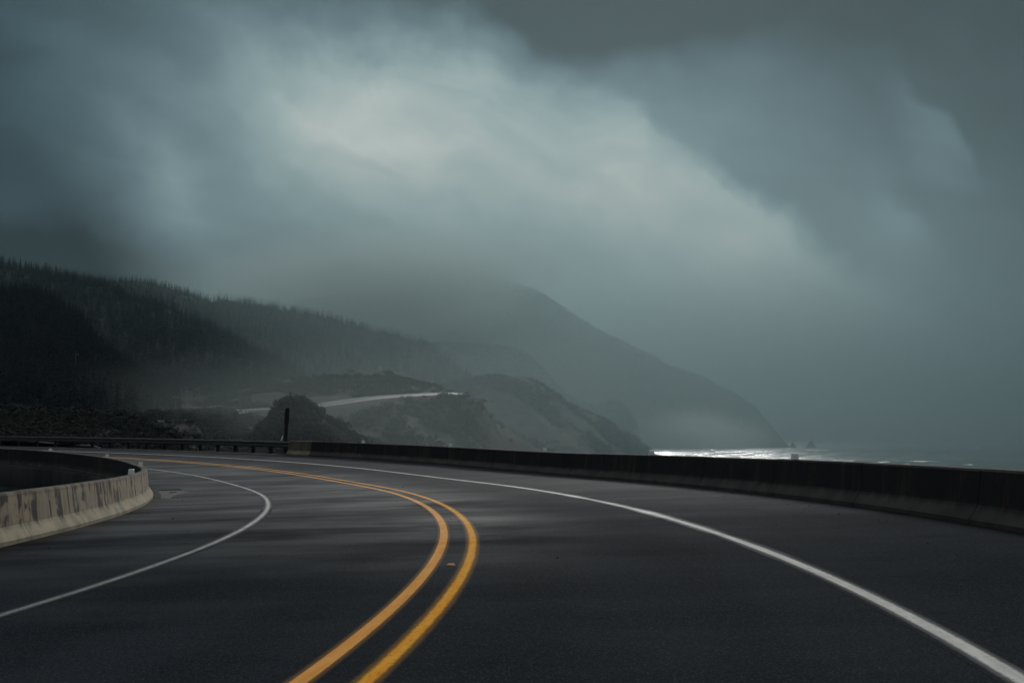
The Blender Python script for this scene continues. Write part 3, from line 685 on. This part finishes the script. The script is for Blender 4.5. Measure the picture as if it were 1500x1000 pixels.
# ------------------------------------------------------------------ trees
def conifer_arrays(r, layers, per, h=1.0, rad=0.17):
    """crown of drooping, ragged branch sprays in whorls (unit height); two triangles a spray"""
    V = []; f = []
    for k in range(layers):
        t = k / (layers - 1); z0 = 0.10 + 0.86 * t; R = rad * (1 - t) ** 0.85 * r.uniform(0.8, 1.15) + 0.012
        for j in range(per):
            a = 2 * math.pi * (j + r.uniform(-0.35, 0.35)) / per + k * 0.9; rr = R * r.uniform(0.65, 1.2); w = rr * r.uniform(0.34, 0.5)
            c, s = math.cos(a), math.sin(a); zt = z0 - rr * r.uniform(0.25, 0.6); zb = z0 + 0.035
            i = len(V)
            V += [(0, 0, zb), (c * rr * 0.55 - s * w, s * rr * 0.55 + c * w, z0 - rr * 0.25), (c * rr, s * rr, zt), (c * rr * 0.55 + s * w, s * rr * 0.55 - c * w, z0 - rr * 0.25)]
            f += [(i, i + 2, i + 1), (i, i + 3, i + 2)]
    i = len(V); V += [(-0.008, 0, 0.92), (0.008, 0, 0.92), (0, 0, 1.0), (0, 0.008, 0.92)]; f += [(i, i + 1, i + 2), (i + 1, i + 3, i + 2)]
    return np.array(V), np.array(f)
def shrub_arrays(r, n):
    V = []; f = []
    for k in range(n):
        d = r.normal(size=3); d /= np.linalg.norm(d); rr = r.uniform(0.55, 1.0) ** 0.5; lump = 1 + 0.25 * math.sin(3 * d[0] + 2 * d[1] * 2)
        c = d * rr * lump * np.array([0.5, 0.5, 0.42]) + np.array([0, 0, 0.42]); c[2] = max(c[2], 0.02)
        t1 = r.normal(size=3); t1 -= t1.dot(d) * d * 0.8; t1 /= np.linalg.norm(t1); t2 = np.cross(d, t1); s = r.uniform(0.10, 0.20)
        i = len(V); V += [tuple(c + t1 * s), tuple(c - t1 * s * 0.5 + t2 * s * 0.8), tuple(c - t1 * s * 0.5 - t2 * s * 0.8)]; f.append((i, i + 1, i + 2))
    return np.array(V), np.array(f)
def on_hill(name, n, r, px0, px1, t0, t1, cond=None):
    """points on a hill's surface, even per square metre"""
    V, px = HILLS[name]; nc, nr = V.shape[:2]
    i0, i1 = np.searchsorted(px, [px0, px1]); i1 = min(i1, nc - 2); j0, j1 = int(t0 * (nr - 2)), int(t1 * (nr - 2))
    A = V[i0:i1, j0:j1]; B = V[i0 + 1:i1 + 1, j0:j1]; C = V[i0:i1, j0 + 1:j1 + 1]; Dd = V[i0 + 1:i1 + 1, j0 + 1:j1 + 1]
    area = np.linalg.norm(np.cross(B - A, C - A), axis=-1) + 1e-9
    if cond is not None: area = area * cond(A)
    p = area.ravel() / area.sum(); idx = r.choice(len(p), n, p=p); u, v = r.random(n)[:, None], r.random(n)[:, None]
    a, b, c, d = (q_.reshape(-1, 3)[idx] for q_ in (A, B, C, Dd))
    return (a * (1 - u) + b * u) * (1 - v) + (c * (1 - u) + d * u) * v
def scatter(name, protos, pts, hmin, hmax, mat, label, cat, r, squash=None, par=None):
    VV = []; FF = []; off = 0; which = r.integers(0, len(protos), len(pts))
    for k, (V, f) in enumerate(protos):
        P = pts[which == k]; n = len(P)
        if n == 0: continue
        h = r.uniform(hmin, hmax, n) ** 1.0; a = r.uniform(0, 6.28, n); w = h * (r.uniform(0.85, 1.25, n) if squash is None else r.uniform(*squash, n))
        c, s = np.cos(a), np.sin(a)
        x = (V[None, :, 0] * c[:, None] - V[None, :, 1] * s[:, None]) * w[:, None] + P[:, 0:1]
        y = (V[None, :, 0] * s[:, None] + V[None, :, 1] * c[:, None]) * w[:, None] + P[:, 1:2]
        z = V[None, :, 2] * h[:, None] + P[:, 2:3] - 0.3
        VV.append(np.stack([x, y, z], -1).reshape(-1, 3)); FF.append((f[None] + (np.arange(n) * len(V))[:, None, None]).reshape(-1, 3) + off); off += n * len(V)
    o = obj(name, mesh_np(name, np.concatenate(VV), np.concatenate(FF)), mat); tag(o, label, cat, kind='stuff'); return o
tr = np.random.default_rng(11)
far_con = [conifer_arrays(tr, 7, 4, rad=tr.uniform(0.15, 0.22)) for _ in range(7)]
near_con = [conifer_arrays(tr, 12, 6, rad=tr.uniform(0.15, 0.21)) for _ in range(6)]
shr = [shrub_arrays(tr, 34) for _ in range(6)]
near_shr = []
for _ in range(4):
    V_, f_ = shrub_arrays(tr, 150); c_ = V_.reshape(-1, 3, 3).mean(1, keepdims=True); near_shr.append(((c_ + (V_.reshape(-1, 3, 3) - c_) * 0.55).reshape(-1, 3), f_))
far_shr = [shrub_arrays(tr, 14) for _ in range(5)]
def off_road(A):
    m = np.ones(A.shape[:2])
    for q_ in HRP[::2]: m[(A[..., 0] - q_[0]) ** 2 + (A[..., 1] - q_[1]) ** 2 < 11 ** 2] = 0
    return m
def clear_view(A):
    m = off_road(A)
    for q_ in HRP:
        p = q_[0] / q_[1] * F + 750
        if 325 < p < 395 or 452 < p < 550:                       # open verge below the road on these stretches
            m[(np.abs(A[..., 0] / A[..., 1] * F + 750 - p) < 14) & (A[..., 1] < q_[1] + 6) & (A[..., 1] > q_[1] - 55)] = 0
    return m
clump = lambda sc_, lo, sd_: (lambda A: np.clip((fbm(A[..., 0] / sc_, A[..., 1] / sc_, 3, sd_) - lo) * 4, 0.03, 1))
scatter('far_forest', far_con, on_hill('forested_ridge', 8500, tr, -90, 590, 0.05, 0.86), 9, 19, M['conifer'], 'dense dark conifer forest covering the left ridge', 'forest', tr)
scatter('misty_forest', far_con, on_hill('misty_ridge', 6500, tr, -60, 735, 0.15, 0.85), 8, 17, M['conifer'], 'hazy forest on the ridge below the low cloud', 'forest', tr)
scatter('near_forest', near_con, on_hill('hillside', 4200, tr, -110, 262, 0.42, 0.92, off_road), 6, 12, M['conifer'], 'dark forest on the nearest slope above the left road', 'forest', tr)
scatter('hillside_scrub', near_shr, on_hill('hillside', 4200, tr, -110, 760, 0.23, 0.95, lambda A: clear_view(A) * clump(35, -0.05, 4)(A)), 1.5, 4.2, M['scrub'], 'low dark scrub over the valley side', 'scrub', tr, (1.0, 1.7))
scatter('roadside_brush', near_shr, np.concatenate([on_hill('hillside', 1300, tr, -30, 430, 0.0, 0.24, off_road), on_hill('hillside', 2200, tr, -40, 330, 0.08, 0.30, off_road), on_hill('hillside', 700, tr, 170, 345, 0.15, 0.42, off_road)]), 0.5, 1.7, M['scrub'], 'low dark brush on the flat ground behind the guardrail', 'brush', tr, (1.0, 2.0))
def road_screen():
    P = HRP[((HRP[:, 0] / HRP[:, 1] * F + 750) > 202) & ((HRP[:, 0] / HRP[:, 1] * F + 750) < 332) | ((HRP[:, 0] / HRP[:, 1] * F + 750) > 48) & ((HRP[:, 0] / HRP[:, 1] * F + 750) < 178)]
    Q = P[tr.integers(0, len(P), 420)].copy(); Q[:, 0] += tr.uniform(-4, 4, 420); k = tr.uniform(0.955, 0.985, 420); Q[:, 0] *= k; Q[:, 1] *= k; Q[:, 2] -= 1.6; return Q
scatter('roadside_thicket', near_shr, road_screen(), 2.2, 5.0, M['scrub'], 'dark thicket screening the road at the foot of the left slope', 'thicket', tr, (0.8, 1.3))
scatter('knoll_scrub', near_shr, on_hill('knoll', 1000, tr, 378, 535, 0.15, 0.8, clump(12, -0.35, 14)), 0.9, 4.6, M['scrub'], 'dense rounded scrub on the knoll behind the tall post', 'scrub', tr, (1.0, 1.6))
scatter('headland_scrub', far_shr, on_hill('headland', 5500, tr, 570, 950, 0.15, 0.8, clump(70, -0.15, 6)), 2.5, 6.5, M['scrub'], 'scrub and low trees on the rounded nearer headland', 'scrub', tr, (1.1, 1.9))
scatter('middle_scrub', far_shr, on_hill('middle_headland', 3500, tr, 560, 930, 0.2, 0.8), 4, 9, M['scrub'], 'scrub on the hazy middle headland', 'scrub', tr, (1.1, 1.8))
scatter('far_headland_woods', far_shr + far_con[:3], on_hill('far_headland', 8000, tr, 560, 1110, 0.25, 0.8, clump(90, -0.2, 8)), 4, 11, M['scrub'], 'thin woods on the far headland', 'woods', tr, (1.0, 1.6))

# single trees that stand out on the skyline: trunk and crown each
def trunk_mesh():
    V = []; f = []
    for z, r0 in ((0, 0.018), (0.3, 0.013), (0.7, 0.007), (0.97, 0.002)):
        V += [(r0 * math.cos(k * math.pi / 3), r0 * math.sin(k * math.pi / 3), z) for k in range(6)]
    for i in range(3):
        for k in range(6): f.append((i * 6 + k, i * 6 + (k + 1) % 6, i * 6 + 6 + (k + 1) % 6, i * 6 + 6 + k))
    me = mesh_np('trunk', V, f); me.materials.append(M['bark']); return me
TRUNK = trunk_mesh(); CROWNS = []
for V, f in near_con:
    me = mesh_np('crown', V, f); me.materials.append(M['conifer']); CROWNS.append(me)
def conifer_tree(p, h, w, label, group):
    t = empty('conifer_tree', p, tr.uniform(0, 6.28)); tag(t, label, 'tree', group)
    for nm, me in (('trunk', TRUNK), ('crown', CROWNS[tr.integers(0, len(CROWNS))])):
        o = obj(nm, me, None, t); o.scale = (h * w, h * w, h)
    return t
def ridge_point(name, px_):
    V, px = HILLS[name]; i = int(np.clip(np.searchsorted(px, px_), 0, len(px) - 1)); col = V[i]
    j = np.argmax((col[:, 2] - CZ) / col[:, 1]); return col[j]
x = -4.0
while x < 152:
    p = ridge_point('forested_ridge', x); h = tr.uniform(9, 14) if tr.random() < 0.75 else tr.uniform(14, 18)
    conifer_tree((p[0], p[1] - tr.uniform(0, 12), p[2] - 1.0), h, tr.uniform(0.85, 1.2), 'small dark conifer on the skyline of the left ridge', 'conifers along the left ridge skyline'); x += tr.uniform(2.0, 5.5)
x = 158.0
while x < 440:
    p = ridge_point('forested_ridge', x); h = tr.uniform(8, 14)
    conifer_tree((p[0], p[1] - tr.uniform(0, 10), p[2] - 1.0), h, tr.uniform(0.85, 1.2), 'dark conifer on the edge of the forested slope against the hazier ridge', 'conifers along the descending slope edge'); x += tr.uniform(4, 11)
x = 166.0
while x < 300:
    p = ridge_point('misty_ridge', x); h = tr.uniform(8, 14)
    conifer_tree((p[0], p[1] - tr.uniform(0, 10), p[2] - 1.0), h, tr.uniform(0.9, 1.2), 'faint hazy conifer on the skyline of the ridge behind', 'hazy conifers on the ridge behind'); x += tr.uniform(3, 9)

# ------------------------------------------------------------------ utility poles and a roadside sign
def ground_z(name, X, Y):
    V, px = HILLS[name]; d = (V[..., 0] - X) ** 2 + (V[..., 1] - Y) ** 2; i = np.unravel_index(d.argmin(), d.shape); return V[i][2]
def cyl(name, r0, r1, h, n=8):
    V = [(r0 * math.cos(2 * math.pi * k / n), r0 * math.sin(2 * math.pi * k / n), 0) for k in range(n)] + [(r1 * math.cos(2 * math.pi * k / n), r1 * math.sin(2 * math.pi * k / n), h) for k in range(n)]
    return mesh_np(name, V, [(k, (k + 1) % n, n + (k + 1) % n, n + k) for k in range(n)] + [tuple(range(n, 2 * n)), tuple(range(n))[::-1]])
for px_, D, h, lab in ((523, 642, 8.5, 'utility pole beside the pale bend of the far road'), (568, 688, 8.0, 'utility pole right of the pale bend, above the thin far road strip'),
                       (397, 600, 8.0, 'utility pole just left of the tall timber post, on the far slope'), (352, 580, 8.0, 'utility pole above the left pale strip of the far road'),
                       (258, 480, 7.5, 'utility pole at the foot of the dark forested slope'), (110, 440, 9.5, 'utility pole among the dark trees at far left')):
    X = (px_ - 750) / F * D; t = empty('utility_pole', (X, D, ground_z('hillside', X, D) - 0.4)); tag(t, lab, 'utility pole', 'utility poles on the far slope')
    obj('shaft', cyl('shaft', 0.19, 0.12, h + 0.4), M['pole'], t)
    ca_ = box_mesh('crossarm', 2.2, 0.12, 0.14); o = obj('crossarm', ca_, M['pole'], t); o.location = (0, -0.16, h - 0.6)
    for dx in (-0.9, 0.9): o = obj('insulator', cyl('insulator', 0.06, 0.04, 0.2, 6), M['reflector'], t); o.location = (dx, -0.16, h - 0.46)
X, D = (114 - 750) / F * 300, 300.0
t = empty('road_sign', (X, D, ground_z('hillside', X, D) - 0.2)); tag(t, 'tiny white roadside sign on the dark slope above the guardrail', 'sign')
zz_ = zy(300, 607) - t.location.z
obj('post', cyl('post', 0.05, 0.05, zz_, 6), M['pole'], t); o = obj('panel', box_mesh('panel', 0.62, 0.04, 0.6, 1.0, 0.01), M['reflector'], t); o.location = (0, -0.07, zz_ - 0.3)

# ------------------------------------------------------------------ sea
def sea():
    px = np.concatenate([np.linspace(-2200, 860, 26)[:-1], np.linspace(860, 1640, 560), np.linspace(1640, 4500, 26)[1:]])
    D = np.concatenate([np.linspace(60, 900, 16)[:-1], np.arange(900, 3300, 4.5), np.geomspace(3300, 21000, 26)])
    X = (px[None] - 750) / F * D[:, None]; Y = np.broadcast_to(D[:, None], X.shape)
    def waves(X, Y):
        w = 0; swell = 0
        for lam, amp, ang, ph in ((62, 0.75, 18, 0.3), (44, 0.55, 6, 1.7), (30, 0.38, 32, 4.0), (21, 0.25, -8, 2.2), (14, 0.16, 24, 5.1)):
            a = math.radians(ang); k = 2 * math.pi / lam
            u = (X * math.sin(a) - Y * math.cos(a)) * k + ph + 1.3 * fbm(X / 160, Y / 160, 2, 3) * 2
            w = w + amp * (np.sin(u) + 0.25 * np.sin(2 * u))
        return w
    W = waves(X, Y) * (0.55 + 0.9 * np.clip(fbm(X / 220, Y / 140, 3, 71) + 0.4, 0, 1))
    fade = np.clip((3300 - D) / 600, 0, 1)[:, None] * np.clip((D - 880) / 60, 0, 1)[:, None]
    patch = fbm(X / 110 + 40, Y / 60, 4, 90); small = fbm(X / 14, Y / 9, 4, 91)
    crest = W / 1.6 + 0.7 * small + 1.0 * patch
    near = np.exp(-((X / Y * F + 750 - 1010) / 190) ** 2)                 # surf zone in the cove between the headlands
    foam = np.clip((crest - 1.55 + 1.15 * near) * 2.5, 0, 1)
    # rows of breakers
    for bx, by, ln, wd in ((1187, 671, 34, 7), (1092, 657, 26, 8), (1097, 665, 40, 8), (1140, 659, 26, 9), (1203, 660, 30, 9), (1199, 675, 40, 6), (1350, 678, 16, 6), (1292, 677, 12, 6), (1040, 661, 50, 9), (1010, 668, 50, 8), (1165, 666, 30, 7)):
        Db = CZ * F / (by - YH); xb = (bx - 750) / F * Db
        d = (X - xb) / (ln / F * Db); yy = (Y - Db - 9 * np.sin(X / 17) - 12 * fbm(X / 30, Y * 0 + by, 3, 5)) / wd
        b = np.exp(-d ** 2 - yy ** 2); W = W + 1.5 * b; foam = np.maximum(foam, np.clip(b * 1.6 * (0.7 + 0.6 * small), 0, 1))
    Z = W * fade
    me = mesh_np('sea', np.stack([X, Y, Z], -1).reshape(-1, 3), grid_faces(len(D), len(px)))
    at = me.attributes.new('foam', 'FLOAT', 'POINT'); at.data.foreach_set('value', (foam * fade).astype(np.float32).ravel())
    m, N, b = new_mat('sea_water'); co = objco(N)
    fa = N.node('ShaderNodeAttribute', attribute_name='foam').outputs['Fac']
    n = N.noise(N.vm('MULTIPLY', co, (0.30, 0.45, 0.3)), 1.0, 5.0, 0.6)
    ff = N.ss(N.m('ADD', fa, N.m('MULTIPLY', N.m('SUBTRACT', n, 0.5), 0.7)), 0.35, 0.65)
    N._in(b.inputs['Base Color'], N.mix(ff, rgb(0.020, 0.042, 0.045), rgb(0.75, 0.78, 0.77)))
    N._in(b.inputs['Roughness'], N.m('ADD', N.m('MULTIPLY', ff, 0.45), 0.23)); b.inputs['IOR'].default_value = 1.33
    bump(N, b, N.m('ADD', N.noise(N.vm('MULTIPLY', co, (0.12, 0.3, 0.2)), 1.0, 5.0, 0.65), N.m('MULTIPLY', N.noise(co, 1.4, 3.0), 0.2)), 0.40, 0.5)
    o = obj('sea', me, m, smooth=True); tag(o, 'grey choppy sea with white breakers', 'sea', kind='structure')
sea()
# the ground under everything else (valley floor behind and below the bridge)
def valley():
    n = 70; g = np.linspace(-1, 1, n); a = np.sign(g) * np.abs(g) ** 2.2
    X = a[None] * 2600 - 900 + 0 * a[:, None]; Y = a[:, None] * 2600 - 2200 + 0 * a[None]
    Z = 1.5 + 9 * fbm(X / 300, Y / 300, 4, 200) + np.clip(-X - 60, 0, 900) * 0.06 - np.clip(X - 120, 0, 60) * 0.3
    # keep clear of the deck
    Z = np.minimum(Z, 26)
    tag(obj('valley_floor', mesh_np('valley_floor', np.stack([X, Y, Z], -1).reshape(-1, 3), grid_faces(n, n)), M['verge'], smooth=True), 'dark valley floor below the bridge', 'ground', kind='structure')
valley()

# two pointed sea stacks off the far headland
def sea_stack(px_, D, h, w, label, seed):
    r = np.random.default_rng(seed); n, L = 18, 10; V = []; f = []
    prof = [(0, 1.25), (0.1, 1.0), (0.22, 0.86), (0.36, 0.68), (0.5, 0.52), (0.63, 0.40), (0.75, 0.28), (0.86, 0.17), (0.95, 0.08), (1.0, 0.02)]
    for z, q_ in prof:
        for k in range(n):
            a = 2 * math.pi * k / n; rr = w * q_ * (1 + 0.22 * math.sin(3 * a + seed) + r.uniform(-0.16, 0.16))
            V.append((rr * math.cos(a) + 0.12 * w * z * math.sin(seed), rr * 0.8 * math.sin(a), z * h * r.uniform(0.97, 1.03) - 1.5))
    for i in range(L - 1):
        for k in range(n): f.append((i * n + k, i * n + (k + 1) % n, i * n + n + (k + 1) % n, i * n + n + k))
    f.append(tuple(range((L - 1) * n, L * n)))
    o = obj('sea_stack', mesh_np('sea_stack', V, f), M['rock']); o.location = ((px_ - 750) / F * D, D, 0); tag(o, label, 'sea rock', 'sea stacks off the far headland')
sea_stack(1160, 2790, 15.5, 8, 'smaller pointed sea rock close to the far headland', 3)
sea_stack(1188, 2770, 20.5, 12, 'larger pointed sea rock standing alone in the surf', 5)

# ------------------------------------------------------------------ haze, sea mist and low cloud
def haze():
    m = bpy.data.materials.new('sea_haze'); m.use_nodes = True; t = m.node_tree; t.nodes.clear()
    v = t.nodes.new('ShaderNodeVolumePrincipled'); v.inputs['Color'].default_value = rgb(0.22, 0.33, 0.37); v.inputs['Density'].default_value = 0.00008; v.inputs['Anisotropy'].default_value = 0.35
    o = t.nodes.new('ShaderNodeOutputMaterial'); t.links.new(v.outputs[0], o.inputs['Volume'])
    o = obj('haze', box_mesh('haze', 46000, 46000, 425.0), m); o.location = (0, 0, -6.0)
    tag(o, 'thin grey sea haze filling the air', 'haze', kind='stuff')
haze()
def soft_volume(name, me, loc, dens, colr, an, build, label, cat):
    m = bpy.data.materials.new(name); m.use_nodes = True; m.node_tree.nodes.clear(); N = NT(m.node_tree)
    v = N.node('ShaderNodeVolumePrincipled'); v.inputs['Color'].default_value = rgb(*colr); v.inputs['Anisotropy'].default_value = an
    N._in(v.inputs['Density'], N.m('MULTIPLY', build(N, N.node('ShaderNodeTexCoord').outputs['Object']), dens))
    o = N.node('ShaderNodeOutputMaterial'); N.l.new(v.outputs[0], o.inputs['Volume'])
    ob = obj(name, me, m); ob.location = loc; tag(ob, label, cat, kind='stuff'); return ob
def mist_bank():
    """mist over the sea, thinning towards the dark valley on the left and out to the right"""
    X0, X1, Y0, Y1 = -1500.0, 2600.0, 150.0, 3900.0
    me = mesh_np('sea_mist', [(X0, Y0, -4.5), (X1, Y0, -4.5), (X1, Y1, -4.5), (X0, Y1, -4.5), (X0, Y0, 417), (X1, Y0, 417), (X1, Y1, 417), (X0, Y1, 417)],
                 [(3, 2, 1, 0), (4, 5, 6, 7), (0, 1, 5, 4), (1, 2, 6, 5), (2, 3, 7, 6), (3, 0, 4, 7)])
    def build(N, co):
        s = N.node('ShaderNodeSeparateXYZ'); N.l.new(co, s.inputs[0]); x, y, z = s.outputs
        left = N.ss(N.m('ADD', N.m('ADD', x, N.m('MULTIPLY', y, 0.23)), N.m('MULTIPLY', z, 0.75)), 20.0, 300.0)          # across the ray towards the foot of the left ridge
        right = N.ss(N.m('SUBTRACT', x, N.m('MULTIPLY', y, 0.20)), -150.0, 520.0, 1.0, 0.08)
        edge = N.m('MULTIPLY', N.m('MULTIPLY', N.ss(y, 160.0, 380.0), N.ss(y, 800.0, 2100.0, 0.62, 1.4)), N.ss(y, 3300.0, 3850.0, 1.0, 0.0))
        return N.m('MULTIPLY', N.m('MULTIPLY', left, right), edge)
    soft_volume('sea_mist', me, (0, 0, 0), 0.00046, (0.42, 0.56, 0.59), 0.40, build, 'thicker pale mist hanging over the sea around the headlands', 'mist')
mist_bank()
def far_mist():
    m = bpy.data.materials.new('far_mist'); m.use_nodes = True; t = m.node_tree; t.nodes.clear()
    v = t.nodes.new('ShaderNodeVolumePrincipled'); v.inputs['Color'].default_value = rgb(0.165, 0.262, 0.30); v.inputs['Density'].default_value = 0.0007; v.inputs['Anisotropy'].default_value = 0.3
    o = t.nodes.new('ShaderNodeOutputMaterial'); t.links.new(v.outputs[0], o.inputs['Volume'])
    fp = [(-2500, 4300), (-300, 4300), (450, 2800), (850, 1800), (2600, 1100), (12000, 1100), (12000, 12000), (-2500, 12000)]; n = len(fp)
    me = mesh_np('far_mist', [(x, y, -4.4) for x, y in fp] + [(x, y, 416) for x, y in fp], [tuple(range(n))[::-1], tuple(range(n, 2 * n))] + [(i, (i + 1) % n, n + (i + 1) % n, n + i) for i in range(n)])
    tag(obj('far_mist', me, m), 'dense grey mist hiding the sea horizon', 'mist', kind='stuff')
far_mist()
def ball(name, n=24, m=14):
    th = np.linspace(0, 2 * np.pi, n, endpoint=False)[None]; ph = np.linspace(0.03, np.pi - 0.03, m)[:, None]
    V = np.stack([np.cos(th) * np.sin(ph), np.sin(th) * np.sin(ph), np.cos(ph) + 0 * th], -1).reshape(-1, 3); f = []
    for i in range(m - 1):
        for j in range(n): f.append((i * n + j, (i + 1) * n + j, (i + 1) * n + (j + 1) % n, i * n + (j + 1) % n))
    f += [tuple(range(n)), tuple(range((m - 1) * n, m * n))[::-1]]
    return mesh_np(name, V, f)
def puff(name, px_, py_, D, sx, sy, sz, dens, wob, label, cat, colr=(0.62, 0.73, 0.74), an=0.35):
    def build(N, co):
        w = N.vm('SUBTRACT', N.noise(N.vm('ADD', co, (wob * 7.3, wob, 0)), 1.6, 3.0, 0.55, col=True), (0.5, 0.5, 0.5))
        p = N.vm('ADD', co, N.vm('SCALE', w, sc=0.55)); q_ = N.vm('DOT_PRODUCT', p, p)
        core = N.ss(q_, 0.0, 0.80, 1.0, 0.0)
        rim = N.ss(N.vm('DOT_PRODUCT', co, co), 0.7, 0.97, 1.0, 0.0)
        return N.m('MULTIPLY', core, rim)
    o = soft_volume(name, ball(name), ((px_ - 750) / F * D, D, zy(D, py_)), dens, colr, an, build, label, cat); o.scale = (sx, sy, sz); return o
puff('valley_mist', 520, 625, 450, 125, 210, 42, 0.0011, 8.0, 'faint mist lying in the valley in front of the far road', 'mist')
puff('low_cloud', 560, 420, 2300, 360, 420, 130, 0.0050, 1.0, 'low grey cloud swallowing the tops of the hills behind the left ridges', 'cloud')
puff('low_cloud', 690, 385, 2780, 330, 300, 95, 0.0040, 3.0, 'low cloud wrapped around the summit of the far headland', 'cloud')
puff('sea_spray', 1000, 652, 2520, 210, 260, 95, 0.0034, 5.0, 'bright spray mist rising from the surf below the far headland', 'mist', (0.85, 0.9, 0.9), 0.8)
